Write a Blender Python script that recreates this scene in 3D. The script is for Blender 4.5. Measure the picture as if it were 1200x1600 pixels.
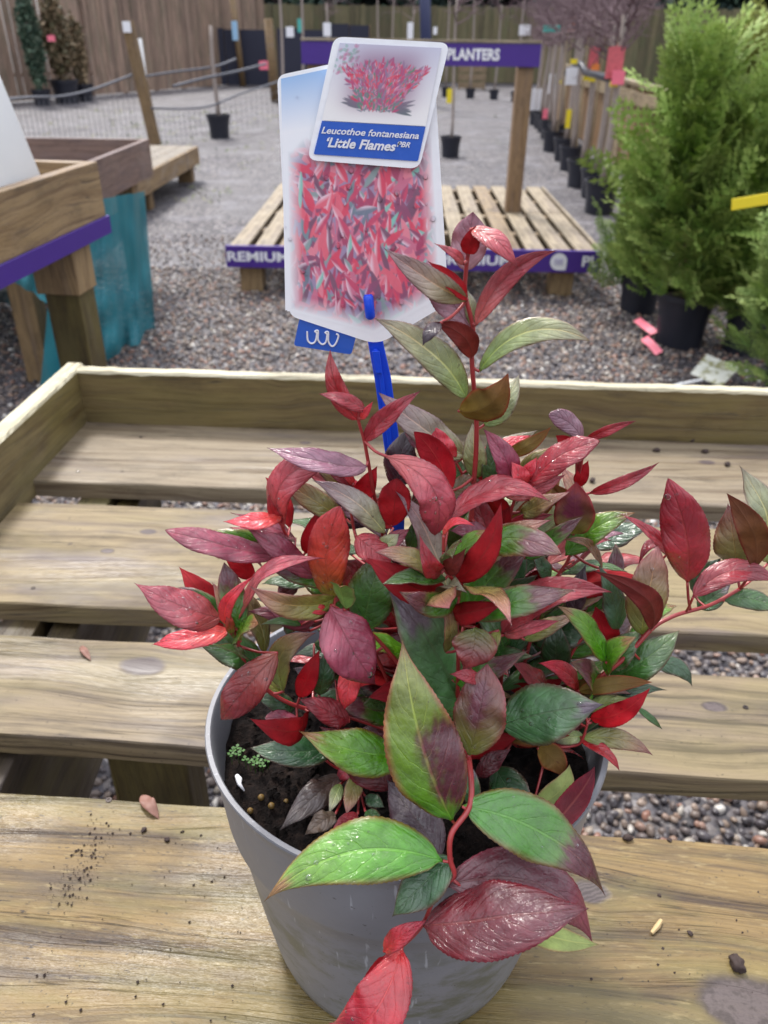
import bpy, bmesh, math, random
import numpy as np
from mathutils import Vector, Matrix

for o in list(bpy.data.objects):
    bpy.data.objects.remove(o)
scene = bpy.context.scene
COL = scene.collection
R = math.radians

# ---------------------------------------------------------------- camera, world, sun, exposure
F, TH, RO, CH = 1240.0, R(31.0), R(0.7), 1.30
cd = bpy.data.cameras.new('camera')
cam = bpy.data.objects.new('camera', cd)
COL.objects.link(cam)
cam.matrix_world = Matrix.Translation((0, 0, CH)) @ Matrix.Rotation(R(90) - TH, 4, 'X') @ Matrix.Rotation(RO, 4, 'Z')
cd.sensor_fit = 'VERTICAL'
cd.sensor_height = 36.0
cd.lens = 36.0 * F / 1600.0
cd.clip_start = 0.01
cd.clip_end = 500
cd.dof.use_dof = True
cd.dof.focus_distance = 0.40
cd.dof.aperture_fstop = 13.5
scene.camera = cam

w = bpy.data.worlds.new('World')
scene.world = w
w.use_nodes = True
nt = w.node_tree
bg = nt.nodes['Background']
sky = nt.nodes.new('ShaderNodeTexSky')
sky.sky_type = 'NISHITA'
sky.sun_disc = False
SUN_EL, SUN_ROT = R(52), R(150)
sky.sun_elevation = SUN_EL
sky.sun_rotation = SUN_ROT
sky.dust_density = 3.0
sky.air_density = 1.0
mixw = nt.nodes.new('ShaderNodeMix')
mixw.data_type = 'RGBA'
mixw.inputs[0].default_value = 0.74        # high overcast: cloud white over the clear sky
# overcast sky: brighter overhead than at the horizon, brightest cloud around the veiled sun
tcw = nt.nodes.new('ShaderNodeTexCoord')
sepw = nt.nodes.new('ShaderNodeSeparateXYZ')
nt.links.new(tcw.outputs['Generated'], sepw.inputs[0])
mz = nt.nodes.new('ShaderNodeMath'); mz.operation = 'MULTIPLY_ADD'; mz.use_clamp = True
nt.links.new(sepw.outputs[2], mz.inputs[0]); mz.inputs[1].default_value = 0.72; mz.inputs[2].default_value = 0.26
nzw = nt.nodes.new('ShaderNodeTexNoise'); nzw.inputs['Scale'].default_value = 2.2; nzw.inputs['Detail'].default_value = 5
nt.links.new(tcw.outputs['Generated'], nzw.inputs['Vector'])
mn_ = nt.nodes.new('ShaderNodeMath'); mn_.operation = 'MULTIPLY_ADD'
nt.links.new(nzw.outputs[0], mn_.inputs[0]); mn_.inputs[1].default_value = 1.1; mn_.inputs[2].default_value = 0.45
mm = nt.nodes.new('ShaderNodeMath'); mm.operation = 'MULTIPLY'
nt.links.new(mz.outputs[0], mm.inputs[0]); nt.links.new(mn_.outputs[0], mm.inputs[1])
vs = nt.nodes.new('ShaderNodeVectorMath'); vs.operation = 'SCALE'
vs.inputs[0].default_value = (18.5, 19.0, 20.6)
nt.links.new(mm.outputs[0], vs.inputs['Scale'])
nt.links.new(vs.outputs[0], mixw.inputs[7])
nt.links.new(sky.outputs[0], mixw.inputs[6])
nt.links.new(mixw.outputs[2], bg.inputs[0])
bg.inputs[1].default_value = 0.085
sd = bpy.data.lights.new('sun', 'SUN')
sd.energy = 2.3
sd.angle = R(12)
sd.color = (1.0, 0.96, 0.9)
sun = bpy.data.objects.new('sun', sd)
COL.objects.link(sun)
sdir = Vector((math.sin(SUN_ROT) * math.cos(SUN_EL), math.cos(SUN_ROT) * math.cos(SUN_EL), math.sin(SUN_EL)))
sdir = Vector((-0.30, 0.62, 1.0)).normalized()
sky.sun_elevation = math.asin(sdir.z)
sky.sun_rotation = math.atan2(sdir.x, sdir.y)
sun.rotation_euler = sdir.to_track_quat('Z', 'Y').to_euler()
scene.view_settings.view_transform = 'Standard'
scene.view_settings.look = 'None'
scene.view_settings.gamma = 1
scene.view_settings.use_curve_mapping = False
scene.view_settings.exposure = 0.88
scene.cycles.max_bounces = 6
scene.cycles.transparent_max_bounces = 12
scene.cycles.caustics_reflective = False
scene.cycles.caustics_refractive = False
scene.cycles.use_denoising = True

# ---------------------------------------------------------------- helpers
def ray(px, py):
    x = (px - 600) / F
    y = -(py - 800) / F
    c, s = math.cos(RO), math.sin(RO)
    x, y = c * x - s * y, s * x + c * y
    return np.array([x, math.cos(TH) + y * math.sin(TH), -math.sin(TH) + y * math.cos(TH)])
C0 = np.array([0, 0, CH])
def PZ(px, py, z):
    r = ray(px, py)
    return C0 + (z - CH) / r[2] * r
def PY(px, py, Y):
    r = ray(px, py)
    return C0 + Y / r[1] * r
def proj(p):
    d = np.asarray(p, float) - C0
    dep = d[1] * math.cos(TH) - d[2] * math.sin(TH)
    x = d[0] / dep
    y = (d[1] * math.sin(TH) + d[2] * math.cos(TH)) / dep
    c, s = math.cos(RO), math.sin(RO)
    return 600 + F * (c * x + s * y), 800 - F * (-s * x + c * y)

def tag(o, label=None, cat=None, group=None, kind=None):
    if label: o['label'] = label
    if cat: o['category'] = cat
    if group: o['group'] = group
    if kind: o['kind'] = kind
    return o
def empty(name, loc=(0, 0, 0), rz=0.0):
    o = bpy.data.objects.new(name, None)
    COL.objects.link(o)
    o.location = loc
    o.rotation_euler = (0, 0, rz)
    o.empty_display_size = 0.05
    return o
def thing(name, label, cat, loc=(0, 0, 0), rz=0.0, group=None):
    return tag(empty(name, loc, rz), label, cat, group)
def link(name, me, mat=None, parent=None, loc=None, rot=None, scale=None):
    o = bpy.data.objects.new(name, me)
    COL.objects.link(o)
    if mat and not me.materials:
        me.materials.append(mat)
    if parent: o.parent = parent
    if loc is not None: o.location = loc
    if rot is not None: o.rotation_euler = rot
    if scale is not None: o.scale = scale
    return o
def copy_tree(o, parent=None):
    c = o.copy()
    COL.objects.link(c)
    c.parent = parent
    for ch in o.children:
        copy_tree(ch, c)
    return c

class MB:
    """collects vertices and faces of one mesh"""
    def __init__(s):
        s.v, s.f, s.c = [], [], []
    def add(s, V, Fc, col=None):
        n = len(s.v)
        s.v += [tuple(map(float, p)) for p in V]
        s.f += [tuple(i + n for i in f) for f in Fc]
        s.c += [tuple(col) if col is not None else (1, 1, 1, 1)] * len(V)
    def box(s, x0, x1, y0, y1, z0, z1, M=None, col=None, taper=1.0):
        V = []
        for z, t in ((z0, 1.0), (z1, taper)):
            cx, cy = (x0 + x1) / 2, (y0 + y1) / 2
            for x, y in ((x0, y0), (x1, y0), (x1, y1), (x0, y1)):
                V.append(Vector((cx + (x - cx) * t, cy + (y - cy) * t, z)))
        if M: V = [M @ p for p in V]
        s.add(V, [(3, 2, 1, 0), (4, 5, 6, 7), (0, 1, 5, 4), (1, 2, 6, 5), (2, 3, 7, 6), (3, 0, 4, 7)], col)
    def tube(s, pts, rad, n=8, col=None, cap=True):
        pts = [np.asarray(p, float) for p in pts]
        m = len(pts)
        if not hasattr(rad, '__len__'): rad = [rad] * m
        V, Fc = [], []
        t0 = pts[1] - pts[0]
        a = np.cross(t0, (0, 0, 1.0))
        if np.linalg.norm(a) < 1e-3 * np.linalg.norm(t0): a = np.cross(t0, (1.0, 0, 0))
        a /= np.linalg.norm(a)
        for i in range(m):
            t = pts[min(i + 1, m - 1)] - pts[max(i - 1, 0)]
            t /= max(np.linalg.norm(t), 1e-9)
            a = a - t * a.dot(t)
            a /= max(np.linalg.norm(a), 1e-9)
            b = np.cross(t, a)
            for k in range(n):
                g = 2 * math.pi * k / n
                V.append(pts[i] + rad[i] * (math.cos(g) * a + math.sin(g) * b))
        for i in range(m - 1):
            for k in range(n):
                Fc.append((i * n + k, i * n + (k + 1) % n, (i + 1) * n + (k + 1) % n, (i + 1) * n + k))
        if cap:
            Fc.append(tuple(range(n - 1, -1, -1)))
            Fc.append(tuple(range((m - 1) * n, m * n)))
        s.add(V, Fc, col)
    def lathe(s, prof, n=32, c=(0, 0, 0), col=None, warp=None):
        V, Fc = [], []
        for r, z in prof:
            for k in range(n):
                g = 2 * math.pi * k / n
                p = [c[0] + r * math.cos(g), c[1] + r * math.sin(g), c[2] + z]
                if warp: p = warp(p)
                V.append(p)
        for i in range(len(prof) - 1):
            for k in range(n):
                Fc.append((i * n + k, i * n + (k + 1) % n, (i + 1) * n + (k + 1) % n, (i + 1) * n + k))
        s.add(V, Fc, col)
    def mesh(s, name, smooth=False, colors=False):
        me = bpy.data.meshes.new(name)
        me.from_pydata(s.v, [], s.f)
        if smooth:
            me.polygons.foreach_set('use_smooth', [True] * len(me.polygons))
        if colors:
            a = me.color_attributes.new('Col', 'FLOAT_COLOR', 'POINT')
            a.data.foreach_set('color', np.array(s.c, 'f').ravel())
        me.update()
        return me
    def build(s, name, mat, parent=None, smooth=False, colors=False, **kw):
        return link(name, s.mesh(name, smooth, colors), mat, parent, **kw)

def bevel(o, wd=0.002, seg=2):
    m = o.modifiers.new('bevel', 'BEVEL')
    m.width = wd
    m.segments = seg
    m.limit_method = 'ANGLE'
    return o
def beam(name, mat, parent, a, b, wd, ht, up=(0, 0, 1), bev=0.002):
    """box from a to b (centre line), width wd sideways, height ht along up; object x axis = grain"""
    a, b = Vector(a), Vector(b)
    x = (b - a).normalized()
    y = Vector(up).cross(x).normalized()
    z = x.cross(y)
    m = MB()
    L = (b - a).length
    m.box(0, L, -wd / 2, wd / 2, -ht / 2, ht / 2)
    o = m.build(name, mat, parent)
    M = Matrix((x, y, z)).transposed().to_4x4()
    M.translation = a
    o.matrix_local = M
    if bev: bevel(o, bev)
    return o

def lin(c, k=1.0):
    return tuple(((x / 255 / 12.92) if x / 255 <= 0.04045 else ((x / 255 + 0.055) / 1.055) ** 2.4) * k for x in c[:3]) + (1.0,)

# ---------------------------------------------------------------- node helper
class NT:
    def __init__(s, name):
        s.m = bpy.data.materials.new(name)
        s.m.use_nodes = True
        s.t = s.m.node_tree
        s.p = s.t.nodes['Principled BSDF']
    def n(s, typ, **kw):
        nd = s.t.nodes.new('ShaderNode' + typ)
        for k, v in kw.items(): setattr(nd, k, v)
        return nd
    def put(s, sock, v):
        if isinstance(v, bpy.types.NodeSocket): s.t.links.new(v, sock)
        elif v is not None: sock.default_value = v
    def math(s, op, a, b=None, c=None, clamp=False):
        nd = s.n('Math', operation=op, use_clamp=clamp)
        s.put(nd.inputs[0], a)
        if b is not None: s.put(nd.inputs[1], b)
        if c is not None: s.put(nd.inputs[2], c)
        return nd.outputs[0]
    def co(s, kind='Object'):
        return s.n('TexCoord').outputs[kind]
    def mapp(s, v, scale=(1, 1, 1), loc=(0, 0, 0), rot=(0, 0, 0)):
        nd = s.n('Mapping')
        s.put(nd.inputs[0], v)
        nd.inputs[1].default_value = loc
        nd.inputs[2].default_value = rot
        nd.inputs[3].default_value = scale
        return nd.outputs[0]
    def noise(s, v, scale=5, detail=2, rough=0.5, dist=0.0, color=False):
        nd = s.n('TexNoise')
        s.put(nd.inputs['Vector'], v)
        nd.inputs['Scale'].default_value = scale
        nd.inputs['Detail'].default_value = detail
        nd.inputs['Roughness'].default_value = rough
        nd.inputs['Distortion'].default_value = dist
        return nd.outputs[1 if color else 0]
    def vor(s, v, scale=5, feature='F1', out='Distance', rnd=1.0):
        nd = s.n('TexVoronoi', feature=feature)
        s.put(nd.inputs['Vector'], v)
        nd.inputs['Scale'].default_value = scale
        nd.inputs['Randomness'].default_value = rnd
        return nd.outputs[out]
    def ramp(s, v, stops, interp='LINEAR'):
        nd = s.n('ValToRGB')
        nd.color_ramp.interpolation = interp
        e = nd.color_ramp.elements
        while len(e) < len(stops): e.new(0.5)
        for i, (p, c) in enumerate(stops):
            e[i].position = p
            e[i].color = c if hasattr(c, '__len__') else (c, c, c, 1)
        s.put(nd.inputs[0], v)
        return nd.outputs[0]
    def mix(s, f, a, b, mode='MIX'):
        nd = s.n('Mix', data_type='RGBA', blend_type=mode)
        s.put(nd.inputs[0], f)
        s.put(nd.inputs[6], a)
        s.put(nd.inputs[7], b)
        return nd.outputs[2]
    def step(s, v, a, b):
        nd = s.n('MapRange', interpolation_type='SMOOTHSTEP')
        s.put(nd.inputs[0], v)
        nd.inputs[1].default_value = a
        nd.inputs[2].default_value = b
        return nd.outputs[0]
    def xyz(s, v):
        nd = s.n('SeparateXYZ')
        s.put(nd.inputs[0], v)
        return nd.outputs
    def vec(s, x, y, z):
        nd = s.n('CombineXYZ')
        for i, q in enumerate((x, y, z)): s.put(nd.inputs[i], q)
        return nd.outputs[0]
    def attr(s, name, out=0, kind='GEOMETRY'):
        nd = s.n('Attribute', attribute_name=name, attribute_type=kind)
        return nd.outputs[out]
    def bump(s, h, strength=0.3, dist=0.01, normal=None):
        nd = s.n('Bump')
        nd.inputs['Strength'].default_value = strength
        nd.inputs['Distance'].default_value = dist
        s.put(nd.inputs['Height'], h)
        if normal is not None: s.put(nd.inputs['Normal'], normal)
        s.t.links.new(nd.outputs[0], s.p.inputs['Normal'])
        return nd.outputs[0]
    def set(s, **kw):
        for k, v in kw.items():
            s.put(s.p.inputs[k.replace('_', ' ')], v)
        return s.m

def plain(name, rgb, rough=0.5, k=1.0, var=0.15, scale=20, metal=0.0, coat=0.0):
    t = NT(name)
    c = t.co()
    n = t.noise(c, scale, 4, 0.6)
    a = lin(rgb, k)
    col = t.mix(n, tuple(x * (1 - var) for x in a[:3]) + (1,), tuple(min(1, x * (1 + var)) for x in a[:3]) + (1,))
    t.bump(t.noise(c, scale * 8, 3), 0.15, 0.002)
    return t.set(Base_Color=col, Roughness=rough, Metallic=metal, Coat_Weight=coat)

WOODK = 0.74
def wood(name, base, dark, seed=0, knots=(), freq=70, rough=0.5, grey=0.3, speck=0.0, algae=0.0, ringk=0.55, k=1.0, tone=(110, 98, 105), wet=0.3):
    t = NT(name)
    c = t.co()
    rnd = random.Random(seed)
    off = (rnd.uniform(-9, 9), rnd.uniform(-9, 9), rnd.uniform(-9, 9))
    X = t.xyz(c)
    x, y, z = X[0], X[1], X[2]
    yy = t.math('ADD', y, z)
    kmask = None
    for kx, ky, kr in knots:
        dx = t.math('DIVIDE', t.math('SUBTRACT', x, kx), kr * 1.7)
        dy = t.math('DIVIDE', t.math('SUBTRACT', y, ky), kr)
        d2 = t.math('ADD', t.math('MULTIPLY', dx, dx), t.math('MULTIPLY', dy, dy))
        e = t.math('POWER', 2.718, t.math('MULTIPLY', d2, -0.28))
        yy = t.math('SUBTRACT', yy, t.math('MULTIPLY', t.math('MULTIPLY', t.math('SUBTRACT', y, ky), e), 0.75))
        wob = t.math('MULTIPLY', t.noise(c, 60, 2), 0.9)
        km = t.step(t.math('ADD', d2, wob), 1.75, 1.0)
        kmask = km if kmask is None else t.math('MAXIMUM', kmask, km)
    n1 = t.noise(t.mapp(c, (1.6, 7, 7), off), 1.0, 3, 0.5)
    yy = t.math('ADD', yy, t.math('MULTIPLY', t.math('SUBTRACT', n1, 0.5), 0.09))
    fine = t.noise(t.vec(t.math('MULTIPLY', x, 14), t.math('MULTIPLY', yy, 620), off[0]), 1.0, 3, 0.65)
    fib = t.noise(t.vec(t.math('MULTIPLY', x, 5), t.math('MULTIPLY', yy, 210), off[1]), 1.0, 4, 0.7)
    # growth rings: narrow dark late wood lines, uneven spacing through a low frequency warp
    n2 = t.noise(t.vec(t.math('MULTIPLY', x, 0.5), t.math('MULTIPLY', yy, 14), off[1]), 1.0, 2)
    ph = t.math('ADD', t.math('MULTIPLY', yy, freq * 6.283), t.math('MULTIPLY', n2, 16))
    ph = t.math('ADD', ph, t.math('MULTIPLY', fib, 2.2))
    ring = t.math('MULTIPLY_ADD', t.math('SINE', ph), 0.5, 0.5)
    ring = t.math('POWER', ring, 3.5)
    fade = t.noise(t.vec(t.math('MULTIPLY', x, 4), t.math('MULTIPLY', yy, 60), off[2]), 1.0, 3)
    ring = t.math('MULTIPLY', ring, t.step(fade, 0.25, 0.65))
    mid = t.noise(t.vec(t.math('MULTIPLY', x, 3), t.math('MULTIPLY', yy, 70), off[2]), 1.0, 4, 0.65)
    fac = t.math('ADD', t.math('MULTIPLY', ring, ringk), t.math('MULTIPLY', t.math('SUBTRACT', fine, 0.5), 1.5))
    fac = t.math('ADD', fac, t.math('MULTIPLY', t.math('SUBTRACT', fib, 0.5), 2.0))
    fac = t.math('ADD', fac, t.math('MULTIPLY_ADD', mid, 1.5, -0.6), clamp=True)
    k = k * WOODK
    A, B = lin(base, k), lin(dark, k)
    col = t.mix(fac, A, B)
    # fine dark cracks along the grain
    crk = t.noise(t.vec(t.math('MULTIPLY', x, 2.2), t.math('MULTIPLY', yy, 150), off[2]), 1.0, 2, 0.5)
    ck = t.step(t.math('ABSOLUTE', t.math('SUBTRACT', crk, 0.5)), 0.012, 0.0)
    ck = t.math('MULTIPLY', ck, t.step(fade, 0.45, 0.6))
    col = t.mix(t.math('MULTIPLY', ck, 0.75), col, lin((52, 42, 34), k))
    # damp blotches and dirt
    dp = t.noise(t.mapp(c, (9, 22, 20), off), 1.0, 7, 0.72)
    col = t.mix(t.math('MULTIPLY', t.step(dp, 0.46, 0.68), 0.42), col, lin(tuple(q * .62 for q in dark), k))
    dots = t.noise(t.mapp(c, (260, 300, 300), off), 1.0, 2, 0.5)
    col = t.mix(t.math('MULTIPLY', t.step(dots, 0.69, 0.74), 0.7), col, lin((46, 38, 32), k))
    st = t.noise(t.mapp(c, (1.5, 12, 12), off), 1.6, 4, 0.6)
    col = t.mix(t.math('MULTIPLY', t.step(st, 0.5, 0.72), grey), col, lin(tone, k))
    if algae:
        al = t.noise(t.mapp(c, (2.5, 9, 9), off[::-1]), 2.2, 4, 0.65)
        col = t.mix(t.math('MULTIPLY', t.step(al, 0.42, 0.62), algae), col, lin((150, 138, 78), k))
    h = t.math('ADD', t.math('ADD', t.math('MULTIPLY', fine, 0.5), t.math('MULTIPLY', fib, .9)), t.math('MULTIPLY', t.math('ADD', ring, ck), -0.5))
    if speck:
        sp = t.noise(t.mapp(c, (120, 420, 300), off), 1.0, 3, 0.7)
        mask = t.noise(t.mapp(c, (5, 16, 10), off), 1.0, 3)
        sk = t.math('MULTIPLY', t.step(sp, 0.60, 0.70), t.step(mask, 0.42, 0.62))
        col = t.mix(t.math('MULTIPLY', sk, speck), col, lin((62, 48, 40), k))
        # pale torn fibres of the rough sawn face
        tf = t.noise(t.mapp(c, (45, 260, 200), off[::-1]), 1.0, 4, 0.7)
        col = t.mix(t.math('MULTIPLY', t.step(tf, 0.55, 0.7), 0.45), col, lin((205, 182, 128), k))
        h = t.math('ADD', h, t.math('MULTIPLY', tf, 0.9))
    if kmask is not None:
        kr_ = t.math('MULTIPLY_ADD', t.math('SINE', t.math('ADD', t.math('MULTIPLY', d2, 5.0), t.math('MULTIPLY', t.noise(c, 110, 4, .7), 14.0))), .5, .5)
        kc = t.mix(kr_, lin((74, 62, 66), k), lin((112, 98, 100), k))
        col = t.mix(t.math('MULTIPLY', kmask, 0.88), col, kc)
        h = t.math('SUBTRACT', h, t.math('MULTIPLY', kmask, 0.5))
    w_ = t.noise(t.mapp(c, (3, 6, 6), off), 1.5, 3)
    wm = t.step(w_, 0.45, 0.65)
    rg = t.math('SUBTRACT', rough + 0.14, t.math('MULTIPLY', wm, wet))
    t.bump(h, 0.7, 0.0014)
    return t.set(Base_Color=col, Roughness=rg)

# ---------------------------------------------------------------- materials
M_POST = wood('wood_post', (150, 122, 84), (104, 82, 54), 3, freq=45, rough=0.6)
M_LEG = wood('wood_green_leg', (116, 100, 54), (78, 64, 34), 5, k=.75, freq=45, algae=0.4)
M_TRAY = wood('wood_tray_board', (172, 144, 104), (124, 96, 66), 9, freq=30, grey=0.35, knots=[(0.5, 0, 0.016), (0.85, 0.03, 0.012)])
M_TRAY2 = wood('wood_brown_board', (140, 114, 104), (104, 82, 74), 12, freq=30, grey=0.4)
M_DECK = wood('wood_grey_deck', (150, 138, 120), (112, 100, 86), 15, freq=30)
M_PALLET = wood('wood_pallet', (176, 160, 134), (124, 108, 86), 18, freq=25, grey=0.3)
M_PALLET2 = wood('wood_pallet_tan', (164, 142, 110), (116, 94, 70), 19, freq=25, grey=0.3)
M_SIGNPOST = wood('wood_sign_post', (156, 126, 94), (116, 90, 66), 21, freq=20, grey=0.3)
M_JOIST = wood('wood_joist', (104, 88, 58), (66, 52, 34), 24, k=.6, freq=40, algae=0.5)
M_PURPLE = plain('purple_board', (66, 36, 128), 0.45, 1.0, 0.08)
M_WHITE = plain('white_print', (228, 228, 232), 0.5, 1.0, 0.02)
M_WHITEP = plain('white_planter', (225, 226, 226), 0.45, 1.0, 0.03)
M_BLACKPOT = plain('black_pot', (34, 36, 46), 0.4, 1.0, 0.25)
M_DARK = plain('dark_screen', (34, 36, 54), 0.7, 1.0, 0.2)
M_BARK = plain('bark', (148, 136, 128), 0.8, 1.0, 0.35, 60)
M_TWIG = plain('purple_twig', (104, 84, 88), 0.8, 1.0, 0.3, 60)
M_ROPE = plain('grey_cable', (88, 90, 98), 0.6)
M_WIRE = plain('fence_wire', (120, 122, 128), 0.4, metal=0.6)
M_YEL = plain('yellow_tag', (228, 206, 40), 0.5, 1, 0.05)
M_PINK = plain('pink_tag', (228, 112, 132), 0.5, 1, 0.1)
M_TEALT = plain('teal_tag', (70, 170, 160), 0.5)
M_ORANGE = plain('orange_tag', (226, 130, 60), 0.5)
M_POLE = plain('blue_grey_pole', (48, 54, 88), 0.45)
M_COMPOST = plain('compost', (40, 30, 26), 0.95, 1, 0.5, 150)
M_ROSE = plain('rose_picture', (196, 92, 100), 0.5, 1, 0.5, 30)

def gravel_mat():
    t = NT('gravel_ground')
    c = t.co()
    d = t.vor(c, 55)
    cc = t.vor(c, 55, out='Color')
    g = t.xyz(cc)[0]
    col = t.ramp(g, [(0.0, lin((40, 38, 42))), (0.35, lin((60, 57, 62))), (0.65, lin((80, 76, 81))), (0.85, lin((116, 109, 106))), (1.0, lin((156, 152, 152)))])
    big = t.noise(c, 0.7, 5, 0.65)
    col = t.mix(t.math('MULTIPLY', t.step(big, 0.42, 0.6), 0.65), col, lin((56, 52, 57)))
    b2 = t.noise(c, 2.6, 4, 0.6)
    col = t.mix(t.math('MULTIPLY', t.step(b2, 0.5, 0.66), 0.4), col, lin((122, 120, 126)))
    moss = t.noise(c, 0.45, 5, 0.7)
    col = t.mix(t.math('MULTIPLY', t.step(moss, 0.6, 0.7), 0.3), col, lin((104, 112, 74)))
    t.bump(t.math('ADD', t.math('MULTIPLY', d, -1.0), t.math('MULTIPLY', t.noise(c, 25, 3), 0.6)), 0.6, 0.012)
    return t.set(Base_Color=col, Roughness=t.math('MULTIPLY_ADD', t.step(big, 0.7, 0.3), .45, .4))
M_GROUND = gravel_mat()

def pebble_mat():
    t = NT('pebble')
    r = t.attr('tint', 2, 'INSTANCER')
    col = t.ramp(r, [(0.0, lin((44, 43, 50))), (0.25, lin((74, 70, 76))), (0.42, lin((112, 98, 88))), (0.56, lin((92, 84, 84))), (0.72, lin((136, 116, 98))), (0.82, lin((142, 98, 80))), (0.92, lin((160, 150, 136))), (1.0, lin((206, 202, 196)))])
    n = t.noise(t.co(), 2.0, 3)
    col = t.mix(t.math('MULTIPLY', n, 0.5), col, lin((90, 80, 76)))
    return t.set(Base_Color=col, Roughness=0.38)
M_PEB = pebble_mat()

def vc_mat(name, rough=0.6, coat=0.0, k=1.0, trans=0.0):
    t = NT(name)
    col = t.attr('Col', 0)
    return t.set(Base_Color=col, Roughness=rough, Coat_Weight=coat)
M_VC = vc_mat('foliage_colours', 0.65)
M_PRINT = vc_mat('printed_picture', 0.35, 0.3)

def net_mat():
    t = NT('teal_netting')
    c = t.co()
    n = t.noise(c, 6, 4, 0.6)
    col = t.mix(n, lin((18, 96, 112)), lin((40, 140, 152)))
    t.set(Base_Color=col, Roughness=0.6, Alpha=0.85)
    return t.m
M_NET = net_mat()

# ---------------------------------------------------------------- ground and pebbles
m = MB()
m.add([(-200, -30, 0), (200, -30, 0), (200, 300, 0), (-200, 300, 0)], [(0, 1, 2, 3)])
tag(m.build('ground', M_GROUND), kind='structure')

def pebbles(name, regions, label):
    rng = np.random.default_rng(5)
    P, S = [], []
    for (x0, x1, y0, y1, sp, size) in regions:
        nx, ny = int((x1 - x0) / sp), int((y1 - y0) / sp)
        g = np.stack(np.meshgrid(np.arange(nx), np.arange(ny)), -1).reshape(-1, 2) * sp + (x0, y0)
        g = g + rng.uniform(-.5, .5, g.shape) * sp
        z = rng.uniform(-0.002, 0.008, len(g))
        P.append(np.c_[g, z]); S.append(rng.uniform(0.6, 1.35, len(g)) * size)
    P = np.concatenate(P); S = np.concatenate(S)
    me = bpy.data.meshes.new(name)
    me.vertices.add(len(P))
    me.vertices.foreach_set('co', P.astype('f').ravel())
    for nm, data in (('psize', S), ('tint', rng.random(len(P)))):
        a = me.attributes.new(nm, 'FLOAT', 'POINT')
        a.data.foreach_set('value', data.astype('f'))
    a = me.attributes.new('prot', 'FLOAT_VECTOR', 'POINT')
    a.data.foreach_set('vector', (rng.uniform(0, 6.28, (len(P), 3)) * (0.12, 0.12, 1)).astype('f').ravel())
    o = link(name, me)
    tag(o, label, 'gravel', kind='stuff')
    ng = bpy.data.node_groups.new('pebble_scatter', 'GeometryNodeTree')
    ng.interface.new_socket('Geometry', in_out='INPUT', socket_type='NodeSocketGeometry')
    ng.interface.new_socket('Geometry', in_out='OUTPUT', socket_type='NodeSocketGeometry')
    N = ng.nodes.new
    L = ng.links.new
    gi, go = N('NodeGroupInput'), N('NodeGroupOutput')
    join = N('GeometryNodeJoinGeometry')
    for i in range(6):
        ico = N('GeometryNodeMeshIcoSphere')
        ico.inputs['Radius'].default_value = 1.0
        ico.inputs['Subdivisions'].default_value = 2
        sp = N('GeometryNodeSetPosition')
        nz = N('ShaderNodeTexNoise')
        nz.noise_dimensions = '4D'
        nz.inputs['W'].default_value = i * 3.7
        nz.inputs['Scale'].default_value = 0.9
        sub = N('ShaderNodeVectorMath'); sub.operation = 'SUBTRACT'; sub.inputs[1].default_value = (.5, .5, .5)
        mul = N('ShaderNodeVectorMath'); mul.operation = 'MULTIPLY'; mul.inputs[1].default_value = (1.5, 1.3, 0.9)
        L(nz.outputs['Color'], sub.inputs[0]); L(sub.outputs[0], mul.inputs[0])
        L(ico.outputs[0], sp.inputs[0]); L(mul.outputs[0], sp.inputs['Offset'])
        tr = N('GeometryNodeTransform')
        tr.inputs['Scale'].default_value = [(1, .75, .55), (1, .9, .6), (.9, .7, .5), (1.1, .7, .6), (.8, .8, .6), (1, .6, .5)][i]
        L(sp.outputs[0], tr.inputs[0])
        ss = N('GeometryNodeSetShadeSmooth')
        L(tr.outputs[0], ss.inputs[0])
        sm = N('GeometryNodeSetMaterial'); sm.inputs['Material'].default_value = M_PEB
        L(ss.outputs[0], sm.inputs[0])
        gti = N('GeometryNodeGeometryToInstance')
        L(sm.outputs[0], gti.inputs[0])
        L(gti.outputs[0], join.inputs[0])
    mtp = N('GeometryNodeMeshToPoints')
    L(gi.outputs[0], mtp.inputs[0])
    iop = N('GeometryNodeInstanceOnPoints')
    L(mtp.outputs[0], iop.inputs['Points'])
    L(join.outputs[0], iop.inputs['Instance'])
    iop.inputs['Pick Instance'].default_value = True
    def na(nm, typ):
        q = N('GeometryNodeInputNamedAttribute'); q.data_type = typ; q.inputs[0].default_value = nm
        return q.outputs[0]
    L(na('prot', 'FLOAT_VECTOR'), iop.inputs['Rotation'])
    L(na('psize', 'FLOAT'), iop.inputs['Scale'])
    L(iop.outputs[0], go.inputs[0])
    mod = o.modifiers.new('scatter', 'NODES')
    mod.node_group = ng
    return o
pebbles('gravel', [(-1.4, 1.4, 0.1, 2.6, 0.019, 0.0108), (-2.2, 2.6, 2.6, 5.2, 0.025, 0.0118), (-2.2, 2.9, 5.2, 6.2, 0.045, 0.0095)],
        'loose brown and grey pebbles of the gravel yard')

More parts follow.
